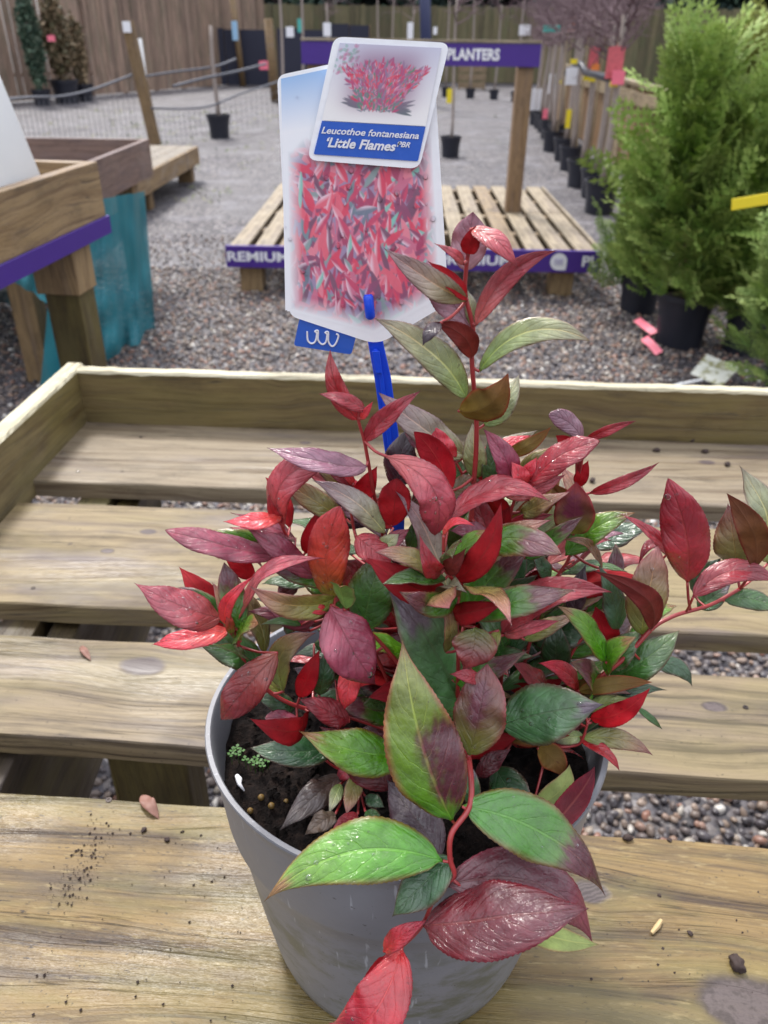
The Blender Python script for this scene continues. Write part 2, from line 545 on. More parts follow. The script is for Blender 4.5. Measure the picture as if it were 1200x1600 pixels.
# ---------------------------------------------------------------- display bench in the foreground
BZ = 0.772
bench = thing('display_bench', 'slatted timber staging bench with raised rim carrying the red potted shrub', 'bench')
slats = [  # px rows of the back and front top edges at x=50 and x=1100, palette...
    ((655, 752), (693, 789), (166, 150, 124), (112, 92, 70), dict(freq=38, ringk=.6, grey=.45, k=.8, knots=[(0.95, 0.03, .007), (.36, .05, .005)])),
    ((786, 942), (824, 990), (172, 152, 114), (104, 82, 58), dict(freq=26, ringk=.5, grey=.7, algae=.25, k=.78, knots=[(0.93, -0.073, .017), (.19, .045, .006), (.155, .0, .005)])),
    ((992, 1152), (1054, 1213), (166, 146, 112), (92, 76, 58), dict(freq=60, ringk=.7, grey=.4, algae=.25, k=.74, knots=[(0.248, 0.030, .0135), (.79, .02, .007)])),
    ((1244, 1740), (1312, 1850), (168, 138, 84), (84, 62, 40), dict(freq=30, ringk=.9, grey=.8, algae=.5, speck=1.0, k=.70, tone=(98, 84, 74), knots=[(0.668, .058, .009), (.757, -.012, .019)])),
]
SX0, SX1 = None, None
for i, (yl, yr, ca, cb, kw) in enumerate(slats):
    bl, fl = PZ(50, yl[0], BZ), PZ(50, yl[1], BZ)
    br, fr = PZ(1100, yr[0], BZ), PZ(1100, yr[1], BZ)
    d = (fr - fl); d2 = (br - bl)
    ang = (math.atan2(d[1], d[0]) + math.atan2(d2[1], d2[0])) / 2
    wd = ((bl[1] - fl[1]) + (br[1] - fr[1])) / 2
    mid = (bl + fl + br + fr) / 4
    # left end at the inner face of the left rail
    xl = -0.482 if i < 3 else -0.52
    xr = 0.95
    mat = wood('wood_slat_%d' % i, ca, cb, 30 + i, rough=.5, **kw)
    th = 0.024
    nx, ny = 60, 10
    mb = MB()
    rnd = random.Random(70 + i)
    ph = [rnd.uniform(0, 6) for _ in range(6)]
    V = []
    Lx = xr - xl
    def edge(x, s):
        return 0.0009 * math.sin(x * 9 + ph[0] + s) + 0.0006 * math.sin(x * 41 + ph[1] + 2 * s) + rnd.uniform(-.0004, .0004)
    prof = [(-1, -th), (-1, -.0018), (-.985, 0)] + [(-1 + 2 * j / ny, 0) for j in range(1, ny)] + [(.985, 0), (1, -.0018), (1, -th)]
    for a in range(nx + 1):
        x = Lx * a / nx
        e0, e1 = edge(x, 0), edge(x, 3)
        for (s, z) in prof:
            yv = s * wd / 2 + (e0 if s < 0 else e1) * abs(s) ** 3
            zz = z + 0.0006 * math.sin(x * 5 + ph[2] + s) if z > -th else z
            V.append((x, yv, zz))
    n = len(prof)
    Fc = [(a * n + b, (a + 1) * n + b, (a + 1) * n + b + 1, a * n + b + 1) for a in range(nx) for b in range(n - 1)]
    Fc += [(a * n, a * n + n - 1, (a + 1) * n + n - 1, (a + 1) * n) for a in range(nx)]
    Fc += [tuple(range(n)), tuple(range(nx * n + n - 1, nx * n - 1, -1))]
    mb.add(V, Fc)
    o = mb.build('slat', mat, bench)
    o.location = (mid[0] + (xl - mid[0]), mid[1] + (xl - mid[0]) * math.tan(ang), BZ)
    o.rotation_euler = (0, 0, ang)

M_SCREW = plain('rusty_screw', (52, 44, 42), 0.5, metal=.5)
for (px, py) in ((129, 817), (110, 850), (52, 919), (191, 737), (220, 683), (28, 1018), (170, 1250), (1170, 835), (1165, 1105), (1172, 1345)):
    q = PZ(px, py, BZ)
    mb = MB(); mb.lathe([(.0026, -.0005), (.0024, .0004), (.0012, .0004), (.0009, -.0002), (.0001, -.0002)], 12, q)
    mb.build('screw', M_SCREW, bench)
# raised rim
RH = 0.085
M_RAILB = wood('wood_rim_back', (150, 130, 84), (100, 80, 48), 41, k=.72, freq=36, ringk=.6, grey=.35, algae=.3, tone=(96, 74, 60), knots=[(.32, 0, .008), (.82, .0, .008)])
M_RAILL = wood('wood_rim_left', (160, 142, 98), (112, 92, 58), 43, k=.75, freq=30, ringk=.5, grey=.2, algae=.4)
M_EDGE = wood('weathered_glare_top_edge', (222, 214, 184), (150, 134, 98), 47, freq=20, ringk=.4, grey=.2, rough=.4)  # pale wood of the top faces, with wet sky glare put into the colour
tl, tr_ = PZ(122, 579, BZ + RH), PZ(1200, 613, BZ + RH)
dr = (tr_ - tl) / np.linalg.norm(tr_ - tl)
up = np.array([-dr[1], dr[0], 0])
a0 = tl - dr * 0.004; b0 = tl + dr * 1.5
zc = BZ + RH / 2 - 0.012
def rim_board(name, mat, a, b, ht, wd, seed):
    a, b = Vector(a), Vector(b)
    x = (b - a).normalized(); y = Vector((0, 0, 1)).cross(x); L = (b - a).length
    mb = MB(); V = []; rnd = random.Random(seed); n = 8; nx = 90
    for i in range(nx + 1):
        s = L * i / nx
        j = rnd.uniform(-.0008, .0008); j2 = rnd.uniform(-.001, .001) - (.002 if rnd.random() < .05 else 0)
        j3 = rnd.uniform(-.0012, .0012)
        for (yy, zz) in ((-wd / 2, -ht / 2), (-wd / 2, ht / 2 - .004 + j2), (-wd / 2 + .0025 + j, ht / 2 + j), (wd / 2 - .0025 + j3, ht / 2 + j), (wd / 2, ht / 2 - .004), (wd / 2, -ht / 2)):
            V.append((s, yy, zz))
    Fc = [(i * 6 + b_, (i + 1) * 6 + b_, (i + 1) * 6 + (b_ + 1) % 6, i * 6 + (b_ + 1) % 6) for i in range(nx) for b_ in range(6)]
    Fc += [tuple(range(6)), tuple(range(nx * 6 + 5, nx * 6 - 1, -1))]
    mb.add(V, Fc)
    o = mb.build(name, mat, bench)
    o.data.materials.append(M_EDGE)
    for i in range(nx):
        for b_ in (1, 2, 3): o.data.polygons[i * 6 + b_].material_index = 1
    M = Matrix((x, y, Vector((0, 0, 1)))).transposed().to_4x4(); M.translation = a
    o.matrix_local = M
    return o
bt = 0.022
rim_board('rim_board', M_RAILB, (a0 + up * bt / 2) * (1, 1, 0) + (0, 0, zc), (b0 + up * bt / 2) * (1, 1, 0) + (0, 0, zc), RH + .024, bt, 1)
il, il2 = PZ(121, 579, BZ + RH), PZ(-40, 728, BZ + RH)
dl = (il2 - il) / np.linalg.norm(il2 - il)
nl = np.array([dl[1], -dl[0], 0])  # outward (left)
if nl[0] > 0: nl = -nl
a1 = il - dl * (bt + .006); b1 = il + dl * 1.0
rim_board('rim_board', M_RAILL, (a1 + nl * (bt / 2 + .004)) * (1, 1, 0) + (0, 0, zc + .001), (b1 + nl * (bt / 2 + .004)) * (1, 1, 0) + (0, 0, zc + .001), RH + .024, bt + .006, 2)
# joists running front to back under the slats, front legs
for (jx, jx2, wd) in ((-0.40, -0.385, 0.042), (0.70, 0.70, 0.042), (0.86, 0.86, 0.042)):
    beam('joist', M_JOIST, bench, (jx, 1.06, BZ - .024 - .05), (jx2, -0.05, BZ - .024 - .05), wd, 0.10)
beam('joist', M_JOIST, bench, (-0.36, 1.06, BZ - .024 - .105), (-0.33, -0.05, BZ - .024 - .105), 0.03, 0.19)
for (px, py) in ((255, 1225),):
    q = PZ(px, py, BZ - .10)
    beam('leg', M_LEG, bench, (q[0], q[1], 0), (q[0], q[1], BZ - .03), 0.07, 0.05, up=(0, 1, 0))
beam('leg', M_LEG, bench, (0.78, 0.96, 0), (0.78, 0.96, BZ - .03), 0.07, 0.05, up=(0, 1, 0))
beam('leg', M_LEG, bench, (-0.44, 0.98, 0), (-0.44, 0.98, BZ - .125), 0.07, 0.05, up=(0, 1, 0))

# ---------------------------------------------------------------- pot, soil
Y0 = 0.335
PC = np.array([0.014, Y0, 0.0])
RIMZ, RR = 0.964, 0.1135
PB = BZ + .0008
PH = RIMZ - PB
TILT = math.tan(R(3.0))
def warp(p):
    t = max(0, (p[2] - PB) / PH)
    a = math.atan2(p[1] - PC[1], p[0] - PC[0])
    k = 1 + .012 * t * math.cos(2 * a + .5)
    return [PC[0] + (p[0] - PC[0]) * k, PC[1] + (p[1] - PC[1]) * k, p[2] - TILT * (p[1] - PC[1]) * t * t]
shrub = thing('potted_shrub', 'red and green leaved shrub in a round grey plastic pot on the slatted bench', 'plant')
def pot_mat():
    t = NT('grey_pot_plastic')
    c = t.co()
    n = t.noise(c, 14, 5, 0.65)
    col = t.mix(n, lin((108, 108, 112)), lin((132, 132, 137)))
    z = t.xyz(c)[2]
    dirt = t.math('MULTIPLY', t.step(t.noise(t.mapp(c, (30, 30, 55)), 1.0, 5, 0.7), 0.44, 0.66), t.step(z, 0.93, 0.84))
    col = t.mix(t.math('MULTIPLY', dirt, 0.75), col, lin((84, 86, 66)))
    scr = t.noise(t.mapp(c, (260, 260, 14)), 1.0, 3)
    col = t.mix(t.math('MULTIPLY', t.step(scr, 0.66, 0.74), 0.5), col, lin((186, 188, 194)))
    sp = t.noise(c, 380, 2)
    col = t.mix(t.math('MULTIPLY', t.step(sp, 0.70, 0.76), 0.6), col, lin((44, 38, 34)))
    t.bump(t.math('ADD', t.noise(c, 90, 3), t.math('MULTIPLY', n, .8)), 0.2, 0.0012)
    return t.set(Base_Color=col, Roughness=t.math('MULTIPLY_ADD', n, .3, .28))
M_POT = pot_mat()
mb = MB()
rb = 0.085
prof = [(0.001, PB), (rb - .006, PB), (rb, PB + .004)]
for i in range(1, 12):
    t_ = i / 12
    prof.append((rb + (0.1025 - rb) * t_ ** .8, PB + .004 + (PH * .66 - .004) * t_))
prof += [(.1035, PB + PH * .665), (.1065, PB + PH * .70), (.1072, PB + PH * .72), (.1105, RIMZ - .012), (.1112, RIMZ - .006), (RR - .0008, RIMZ - .003), (RR, RIMZ - .0012), (RR - .0006, RIMZ), (RR - .0030, RIMZ), (RR - .0038, RIMZ - .001), (.1075, RIMZ - .02), (.098, PB + PH * .6), (rb, PB + .02), (.001, PB + .02)]
mb.lathe([(r, z) for r, z in prof], 96, (PC[0], PC[1], 0), warp=warp)
pot = mb.build('pot', M_POT, shrub, smooth=True)
md = pot.modifiers.new('es', 'EDGE_SPLIT'); md.split_angle = R(50)

def soil_mat():
    t = NT('soil')
    c = t.co()
    n = t.noise(c, 160, 5, 0.7)
    col = t.ramp(n, [(0.3, lin((12, 9, 8))), (0.52, lin((28, 21, 19))), (0.66, lin((46, 35, 30))), (0.8, lin((84, 68, 58)))])
    t.bump(t.noise(c, 240, 5, .7), 1.0, 0.004)
    return t.set(Base_Color=col, Roughness=.97, Specular_IOR_Level=.2)
M_SOIL = soil_mat()
SOILZ = RIMZ - .024
from mathutils import noise as mn
mb = MB()
V, Fc = [], []
nr, na = 44, 130
for i in range(nr + 1):
    r = .1068 * i / nr
    for k in range(na):
        a = 2 * math.pi * k / na
        x, y = r * math.cos(a), r * math.sin(a)
        h = .010 * mn.noise(Vector((x * 22, y * 22, 0))) + .0065 * mn.noise(Vector((x * 75, y * 75, 3))) + .0042 * mn.noise(Vector((x * 210, y * 210, 7)))
        h += -.004 * (i / nr) ** 3
        V.append((PC[0] + x, PC[1] + y, SOILZ + h - TILT * y * .9))
for i in range(nr):
    for k in range(na):
        Fc.append((i * na + k, (i + 1) * na + k, (i + 1) * na + (k + 1) % na, i * na + (k + 1) % na))
mb.add(V, Fc)
mb.build('soil', M_SOIL, shrub, smooth=True)
# soil crumbs
mb = MB()
rnd = random.Random(4)
def crumb(mb, x, y, z, s, rnd):
    V = []
    for p in ((1, 0, 0), (-1, 0, 0), (0, 1, 0), (0, -1, 0), (0, 0, 1), (0, 0, -1), (.6, .6, .5), (-.6, -.5, .5)):
        V.append((x + p[0] * s * rnd.uniform(.6, 1.3), y + p[1] * s * rnd.uniform(.6, 1.3), z + p[2] * s * rnd.uniform(.5, 1)))
    mb.add(V, [(0, 2, 4), (2, 1, 4), (1, 3, 4), (3, 0, 4), (2, 0, 5), (1, 2, 5), (3, 1, 5), (0, 3, 5), (0, 2, 6), (2, 4, 6), (1, 3, 7), (3, 4, 7)])
for i in range(900):
    a, r = rnd.uniform(0, 6.283), .100 * math.sqrt(rnd.random())
    x, y = r * math.cos(a), r * math.sin(a)
    h = .010 * mn.noise(Vector((x * 22, y * 22, 0))) + .0065 * mn.noise(Vector((x * 75, y * 75, 3)))
    crumb(mb, PC[0] + x, PC[1] + y, SOILZ + h - TILT * y * .9 + .001, rnd.choice([.0008, .0012, .0018, .003]), rnd)
tag(mb.build('soil_crumbs', M_SOIL, shrub), kind='stuff')
def PS(px, py, dz=0.0):
    return PZ(px, py, SOILZ + dz)
# slow release fertiliser balls, perlite chip, seedlings
M_FERT = plain('fertiliser_ball', (112, 88, 46), 0.4)
for (px, py, r) in ((408, 1246, .0019), (424, 1259, .0019), (391, 1267, .0018), (447, 1252, .0014)):
    mb = MB(); q = PS(px, py, .004)
    mb.lathe([(r * math.sin(t), -r * math.cos(t)) for t in np.linspace(0.01, 3.13, 8)], 10, q)
    mb.build('fertiliser_ball', M_FERT, shrub, smooth=True)
q0, q1, q2 = PS(370, 1212, .007), PS(374, 1225, .008), PS(382, 1236, .006)
mb = MB(); mb.tube([q0, (q0 + q1) / 2 + (.0006, 0, 0), q1, q2], [.0012, .0019, .0012, .0004], 7)
mb.build('white_chip', M_WHITE, shrub, smooth=True)
M_SEED = plain('seedling_green', (56, 98, 30), 0.5)
mb = MB()
for (px, py) in [(364, 1172), (370, 1168), (377, 1173), (361, 1179), (383, 1186), (390, 1189), (398, 1193), (405, 1190), (410, 1196), (372, 1178), (418, 1188), (401, 1184)]:
    q = PS(px, py, .008)
    for a in range(3):
        g = a * 2.1 + px
        d = np.array([math.cos(g), math.sin(g), .3]) * .0024
        e = np.array([-math.sin(g), math.cos(g), 0]) * .0011
        mb.add([q, q + d * .6 + e, q + d, q + d * .6 - e], [(0, 1, 2, 3)])
    mb.tube([q, q - (0, 0, .008)], .0002, 4)
tag(mb.build('seedling', M_SEED, shrub), kind='stuff')

# ---------------------------------------------------------------- leaves
def leaf_mat():
    t = NT('leaf')
    uv = t.n('UVMap').outputs[0]
    X = t.xyz(uv)
    u = t.math('ABSOLUTE', t.math('SUBTRACT', t.math('MULTIPLY', X[0], 2.0), 1.0))
    v = X[1]
    col = t.attr('Col', 0)
    under = t.attr('under', 2)
    vt = t.attr('vein', 2)
    wid = t.attr('hw', 2)          # half width / length
    c = t.co()
    nz = t.noise(c, 160, 3)
    # side veins
    ph = t.math('SUBTRACT', t.math('MULTIPLY', v, 7.0), t.math('ADD', t.math('MULTIPLY', u, 1.3), t.math('MULTIPLY', t.math('POWER', u, 2.5), 1.2)))
    ph = t.math('ADD', ph, t.math('MULTIPLY', nz, 0.5))
    ph = t.math('ADD', ph, t.math('MULTIPLY', t.math('GREATER_THAN', X[0], .5), .4))
    fr = t.math('ABSOLUTE', t.math('SUBTRACT', t.math('FRACT', ph), 0.5))
    sv = t.step(fr, 0.045, 0.008)
    sv = t.math('MULTIPLY', sv, t.step(u, 0.98, 0.45))
    # net of fine veins
    nv = t.vor(t.mapp(c, (1, 1, 1)), 330, 'DISTANCE_TO_EDGE')
    fv = t.math('MULTIPLY', t.step(nv, 0.07, 0.0), 0.16)
    mr = t.step(t.math('MULTIPLY', u, wid), 0.014, 0.004)
    vein = t.math('MAXIMUM', t.math('MAXIMUM', mr, t.math('MULTIPLY', sv, t.math('MULTIPLY_ADD', vt, .45, .35))), fv)
    light = t.mix(1.0, t.mix(1.0, col, (2.1, 1.9, 1.7, 1), 'MULTIPLY'), (.05, .05, .03, 1), 'ADD')
    darkc = t.mix(1.0, col, (.38, .30, .34, 1), 'MULTIPLY')
    vc = t.mix(vt, darkc, light)
    mott = t.noise(c, 75, 5, 0.68)
    col2 = t.mix(t.step(mott, 0.3, 0.75), t.mix(1.0, col, (.72, .70, .72, 1), 'MULTIPLY'), t.mix(1.0, col, (1.22, 1.2, 1.14, 1), 'MULTIPLY'))
    spt = t.noise(c, 420, 2)
    col2 = t.mix(t.math('MULTIPLY', t.step(spt, 0.68, 0.75), 0.6), col2, t.mix(1.0, col, (.35, .2, .22, 1), 'MULTIPLY'))
    col2 = t.mix(t.math('MULTIPLY', vein, 0.8), col2, vc)
    t.put(t.p.inputs['Base Color'], col2)
    # relief: sunk veins, puffed blade
    puff = t.math('MULTIPLY', t.math('MINIMUM', fr, 0.25), 2.0)
    h = t.math('SUBTRACT', t.math('MULTIPLY', puff, 0.45), t.math('MULTIPLY', vein, 0.5))
    h = t.math('ADD', h, t.math('MULTIPLY', t.noise(c, 75, 2, .5), 4.2))
    h = t.math('ADD', h, t.math('MULTIPLY', t.noise(c, 420, 2), .25))
    h = t.math('MULTIPLY', h, t.math('SUBTRACT', 1.0, t.math('MULTIPLY', under, 1.35)))
    t.bump(h, 0.8, 0.0008)
    wet = t.noise(c, 55, 3, .6)
    uvs = t.vec(t.math('MULTIPLY', t.math('SUBTRACT', ph, 0.0), 1.6), t.math('MULTIPLY', u, 2.0), t.math('MULTIPLY', v, 3.0))
    strk = t.noise(uvs, 1.6, 3, .6)
    bmp = t.n('Bump'); bmp.inputs['Strength'].default_value = 0.9; bmp.inputs['Distance'].default_value = 0.0011
    t.put(bmp.inputs['Height'], t.math('ADD', t.math('MULTIPLY', strk, 1.5), t.math('MULTIPLY', t.noise(c, 230, 2), .35)))
    t.t.links.new(bmp.outputs[0], t.p.inputs['Coat Normal'])
    rg = t.math('MULTIPLY_ADD', t.step(wet, .35, .7), 0.22, 0.20)
    rg = t.math('ADD', rg, t.math('MULTIPLY', under, 0.35))
    t.set(Roughness=rg, Coat_Roughness=0.09)
    t.put(t.p.inputs['Coat IOR'], 1.45)
    t.put(t.p.inputs['Coat Weight'], t.math('MULTIPLY', t.math('SUBTRACT', 1.0, under), 1.0))
    t.put(t.p.inputs['Specular IOR Level'], t.math('SUBTRACT', 0.7, t.math('MULTIPLY', under, .4)))
    # thin blade lets light through
    tl = t.n('BsdfTranslucent')
    t.put(tl.inputs[0], t.mix(1.0, col2, (1.5, 1.35, 0.9, 1), 'MULTIPLY'))
    ms = t.n('MixShader')
    ms.inputs[0].default_value = 0.22
    t.t.links.new(t.p.outputs[0], ms.inputs[1])
    t.t.links.new(tl.outputs[0], ms.inputs[2])
    out = [n for n in t.t.nodes if n.type == 'OUTPUT_MATERIAL'][0]
    t.t.links.new(ms.outputs[0], out.inputs[0])
    return t.m
M_LEAF = leaf_mat()
def drop_mat():
    t = NT('water_drop')
    lw = t.n('Fresnel'); lw.inputs[0].default_value = 1.4
    tr = t.n('BsdfTransparent'); tr.inputs[0].default_value = (.93, .93, .95, 1)
    gl = t.n('BsdfGlossy'); gl.inputs['Roughness'].default_value = .03
    ms = t.n('MixShader')
    t.put(ms.inputs[0], lw.outputs[0])
    t.t.links.new(tr.outputs[0], ms.inputs[1]); t.t.links.new(gl.outputs[0], ms.inputs[2])
    out = [n for n in t.t.nodes if n.type == 'OUTPUT_MATERIAL'][0]
    t.t.links.new(ms.outputs[0], out.inputs[0])
    return t.m
M_DROP = drop_mat()

# style: base, middle, tip, edge, vein lightness (0 dark .. 1 light), under colour
G_ = dict(
    crim=((176, 44, 56), (166, 34, 50), (150, 28, 50), (132, 22, 38), .3),
    hot=((224, 76, 66), (224, 56, 72), (214, 52, 74), (176, 26, 42), .45),
    pink=((196, 88, 82), (192, 80, 92), (178, 60, 78), (146, 28, 42), .2),
    mauve=((168, 74, 94), (156, 66, 90), (142, 44, 68), (116, 24, 44), .2),
    mauve_sheen=((168, 122, 136), (160, 114, 132), (140, 84, 106), (120, 40, 60), .15),  # mauve blade lightened: sky sheen of the gloss is painted into the colour
    silv_sheen=((162, 168, 110), (172, 160, 148), (164, 128, 142), (110, 38, 58), .75),  # silver cast is reflected sky, put into the blade colour
    gr_sheen=((122, 156, 70), (160, 172, 122), (170, 166, 144), (110, 44, 60), .85),  # green blade with the silvery sky reflection mixed into its colours
    redu=((190, 28, 36), (172, 22, 32), (150, 22, 34), (128, 18, 30), .2),
    bredu=((130, 44, 34), (118, 40, 34), (110, 36, 34), (100, 22, 28), .2),
    redb=((204, 26, 38), (186, 18, 34), (160, 18, 32), (140, 16, 28), .3),
    oliu=((128, 104, 40), (120, 96, 44), (128, 80, 40), (160, 30, 30), .3),
    brol=((120, 74, 42), (114, 78, 44), (112, 66, 42), (130, 30, 34), .3),
    orred=((176, 116, 40), (196, 64, 48), (188, 60, 66), (150, 30, 40), .25),
    green=((58, 112, 34), (56, 102, 38), (74, 98, 44), (110, 44, 50), .55),
    bright=((76, 150, 12), (90, 150, 20), (122, 152, 54), (150, 50, 60), .6),
    dkgr=((44, 92, 44), (42, 84, 46), (56, 82, 50), (104, 44, 50), .5),
    blgr=((62, 118, 58), (78, 124, 76), (100, 118, 92), (120, 44, 60), .25),
    om=((132, 152, 56), (148, 136, 78), (158, 92, 92), (132, 36, 58), .6),
    gp=((66, 136, 16), (68, 124, 20), (112, 84, 66), (140, 36, 56), .6),
    main=((76, 138, 8), (98, 128, 20), (130, 128, 74), (172, 50, 70), .95),
    rb=((150, 60, 38), (132, 36, 40), (136, 34, 46), (120, 26, 34), .15),
    maroon=((104, 20, 30), (92, 15, 30), (86, 18, 36), (130, 24, 42), .5),
    mauvem=((96, 34, 46), (112, 44, 62), (148, 66, 84), (150, 34, 66), .35),
    coral=((206, 40, 46), (196, 38, 56), (188, 50, 76), (160, 30, 50), .45),
    purp=((70, 40, 56), (58, 34, 50), (62, 44, 58), (80, 30, 44), .5),
    dead=((96, 78, 66), (84, 66, 60), (74, 62, 58), (66, 50, 46), .2),
    tan=((132, 104, 82), (120, 92, 74), (110, 84, 68), (90, 66, 54), .2),
    pale=((150, 164, 92), (156, 168, 100), (150, 158, 98), (150, 70, 80), .5),
    blot=((112, 132, 48), (130, 60, 56), (186, 70, 74), (150, 40, 60), .4),
    roundl=((122, 128, 44), (112, 78, 56), (140, 48, 56), (160, 34, 50), .3),
)
# blotches: (v, u, radius_v, radius_u, colour)
BL = dict(main=[(.33, .55, .26, .75, (82, 20, 34))], gp=[(.78, 0, .18, 1.2, (96, 40, 52))], blgr=[(.92, .2, .2, 1.0, (104, 88, 104))],
          roundl=[(.6, -.1, .25, .5, (112, 48, 66))], bright=[(.93, 0, .12, 1.2, (150, 110, 70))], orred=[(.05, 0, .18, 1.5, (150, 140, 40))])

def bez(P0, P1, P2, P3, t):
    return ((1 - t) ** 3)[:, None] * P0 + (3 * (1 - t) ** 2 * t)[:, None] * P1 + (3 * (1 - t) * t ** 2)[:, None] * P2 + (t ** 3)[:, None] * P3

VIEWS = {}
def leaf(B, T, hw, style, face=1, roll=0, bend=.08, fold=18, side=0.0, curl=0.0, twist=0, peak=.42, drops=0, seed=0, n=40, m=12, wavy=1.0, parent=None, name='leaf', label=None, petiole=None, teeth=True, up_=.62):
    """B base, T tip; hw half width; the blade's visible side turns to the camera (rolled by roll degrees)"""
    rng = np.random.default_rng(seed + 1000)
    B, T = np.asarray(B, float), np.asarray(T, float)
    ax = T - B
    L = np.linalg.norm(ax); ax = ax / L
    vd = C0 - (B + T) / 2; vd /= np.linalg.norm(vd)
    if face > 0 and up_:
        vd = vd + up_ * np.array([0, 0, 1.0]) + rng.normal(0, .17, 3); vd /= np.linalg.norm(vd)
    N = vd - ax * vd.dot(ax)
    if np.linalg.norm(N) < .25:
        N = np.array([0, 0, 1.0]) - ax * ax[2]
    N /= np.linalg.norm(N)
    S = np.cross(ax, N)
    r = R(roll)
    N, S = math.cos(r) * N + math.sin(r) * S, math.cos(r) * S - math.sin(r) * N
    bN = bend * L * N
    sS = side * L * S
    v = np.linspace(0, 1, n + 1)
    Cv = bez(B, B + ax * L * .33 + bN * 1.33 + sS * 1.33, B + ax * L * .67 + (bN + sS) * 1.33 - curl * L * N * .6, T, v)
    # tip curls away
    Cv = Cv - (curl * L * np.clip((v - .6) / .4, 0, 1) ** 2)[:, None] * N * .0
    Cv = Cv + (L * .012 * wavy * np.sin(v * 10 + seed) * np.sin(np.pi * v))[:, None] * N
    Cv = Cv - (L * rng.uniform(-.02, .13) * np.clip((v - .55) / .45, 0, 1) ** 2)[:, None] * N
    tan = np.gradient(Cv, axis=0); tan /= np.linalg.norm(tan, axis=1)[:, None]
    # parallel frame
    NN = N[None, :] - tan * (tan @ N)[:, None]
    NN /= np.linalg.norm(NN, axis=1)[:, None]
    SS = np.cross(tan, NN)
    tw = R(twist) * (v - .4)
    NN, SS = np.cos(tw)[:, None] * NN + np.sin(tw)[:, None] * SS, np.cos(tw)[:, None] * SS - np.sin(tw)[:, None] * NN
    # outline: ovate with drawn-out tip
    a = rng.uniform(.68, .9); b = a * (1 - peak) / peak
    p = v ** a * (1 - v) ** b
    p /= p.max()
    p = p * (1 - .35 * np.clip((v - .82) / .18, 0, 1))
    pet = np.clip(v / .05, 0, 1)
    W = hw * (.90 if hw > .0035 else 1.0) * p * pet + .0006 * (1 - v)
    u = np.linspace(-1, 1, m + 1)
    prof = 'top'
    U, V = np.meshgrid(u, v)
    Wg = W[:, None] * np.ones_like(U)
    if teeth:
        saw = np.where((np.arange(n + 1) % 2)[:, None] == 0, 1.014, .986) * np.ones_like(U)
        Wg = Wg * np.where(np.abs(U) > .99, saw, 1)
    f0, f1, f2 = rng.uniform(0, 6.28, 3)
    fd = R(fold)
    lift = np.abs(U) * math.sin(fd) * (1 if face > 0 else 1)
    trans = -U ** 2 * .30 * (1 if fold < 25 else .6)
    wave = wavy * (.10 * np.sin(V * 11 + f0 + np.sign(U) * 1.3) + .05 * np.sin(V * 23 + f1 + U * 2)) * np.abs(U) ** 1.5
    hgt = (lift + trans + wave) * Wg * (1 if face > 0 else -1)
    # quilting between side veins
    ph = V * 7 - np.abs(U) * 1.3 - np.abs(U) ** 2.5 * 1.2 + (U > 0) * .4
    q = np.minimum(np.abs(ph % 1 - .5), .3)
    hgt = hgt + q * .0005 * (1 - U ** 2) * (1 if face > 0 else -.6) * min(1, hw / .006)
    lat = U * Wg * math.cos(fd * .8)
    P = Cv[:, None, :] + SS[:, None, :] * lat[..., None] + NN[:, None, :] * hgt[..., None]
    th = .00016 * (1 if True else 0)
    Pb = P - NN[:, None, :] * th
    st = G_[style]
    cb, cm, ct, ce = [np.array(lin(x)[:3]) for x in st[:4]]
    t1 = np.clip(V / .5, 0, 1)[..., None]; t2 = np.clip((V - .5) / .5, 0, 1)[..., None]
    col = np.where(V[..., None] < .5, cb * (1 - t1) + cm * t1, cm * (1 - t2) + ct * t2)
    ew = np.clip((np.abs(U) - .80) / .2, 0, 1)[..., None] * .65 + np.clip((V - .9) / .1, 0, 1)[..., None] * .4
    col = col * (1 - np.clip(ew, 0, 1)) + ce * np.clip(ew, 0, 1)
    for (bv, bu, rv, ru, bc) in BL.get(style, ()):
        wob = .16 * np.sin(V * 17 + f2) + .12 * np.sin(U * 9 + f0) + .22 * np.abs((V * 7 - np.abs(U) * 1.3 - np.abs(U) ** 2.5 * 1.2 + (U > 0) * .4) % 1 - .5) + .10 * np.sin(V * 53 + U * 31)
        d = np.sqrt(((V - bv) / rv) ** 2 + ((U - bu) / ru) ** 2) + wob
        k = np.clip((1.3 - d) / .60, 0, 1)[..., None] ** 1.3
        col = col * (1 - k) + np.array(lin(bc)[:3]) * k
    jit = rng.uniform(.86, 1.16) * (1 + rng.uniform(-.06, .06, 3))
    col = np.clip(col * jit, 0, 1)
    # the other side of the blade
    if face > 0:
        oc = col * .5 + np.array(lin((150, 60, 60) if style not in ('green', 'bright', 'dkgr', 'blgr', 'main', 'gp', 'pale') else (150, 160, 110))[:3]) * .5
    else:
        oc = col * .6
    nv = (n + 1) * (m + 1)
    VV = np.concatenate([P.reshape(-1, 3), Pb.reshape(-1, 3)])
    idx = np.arange(nv).reshape(n + 1, m + 1)
    q = np.stack([idx[:-1, :-1], idx[:-1, 1:], idx[1:, 1:], idx[1:, :-1]], -1).reshape(-1, 4)
    # the visible side is the +N side, first sheet; wind so normals point to +N
    top = q[:, ::1]
    bot = q[:, ::-1] + nv
    per = list(idx[:, 0]) + list(idx[-1, 1:]) + list(idx[::-1, -1][1:]) + list(idx[0, ::-1][1:])
    sidef = [(per[i], per[i + 1], per[i + 1] + nv, per[i] + nv) for i in range(len(per) - 1)]
    me = bpy.data.meshes.new(name)
    me.from_pydata(VV.tolist(), [], top.tolist() + bot.tolist() + [tuple(int(a) for a in f) for f in sidef])
    me.polygons.foreach_set('use_smooth', [True] * (len(top) + len(bot)) + [False] * len(sidef))
    ca = me.color_attributes.new('Col', 'FLOAT_COLOR', 'POINT')
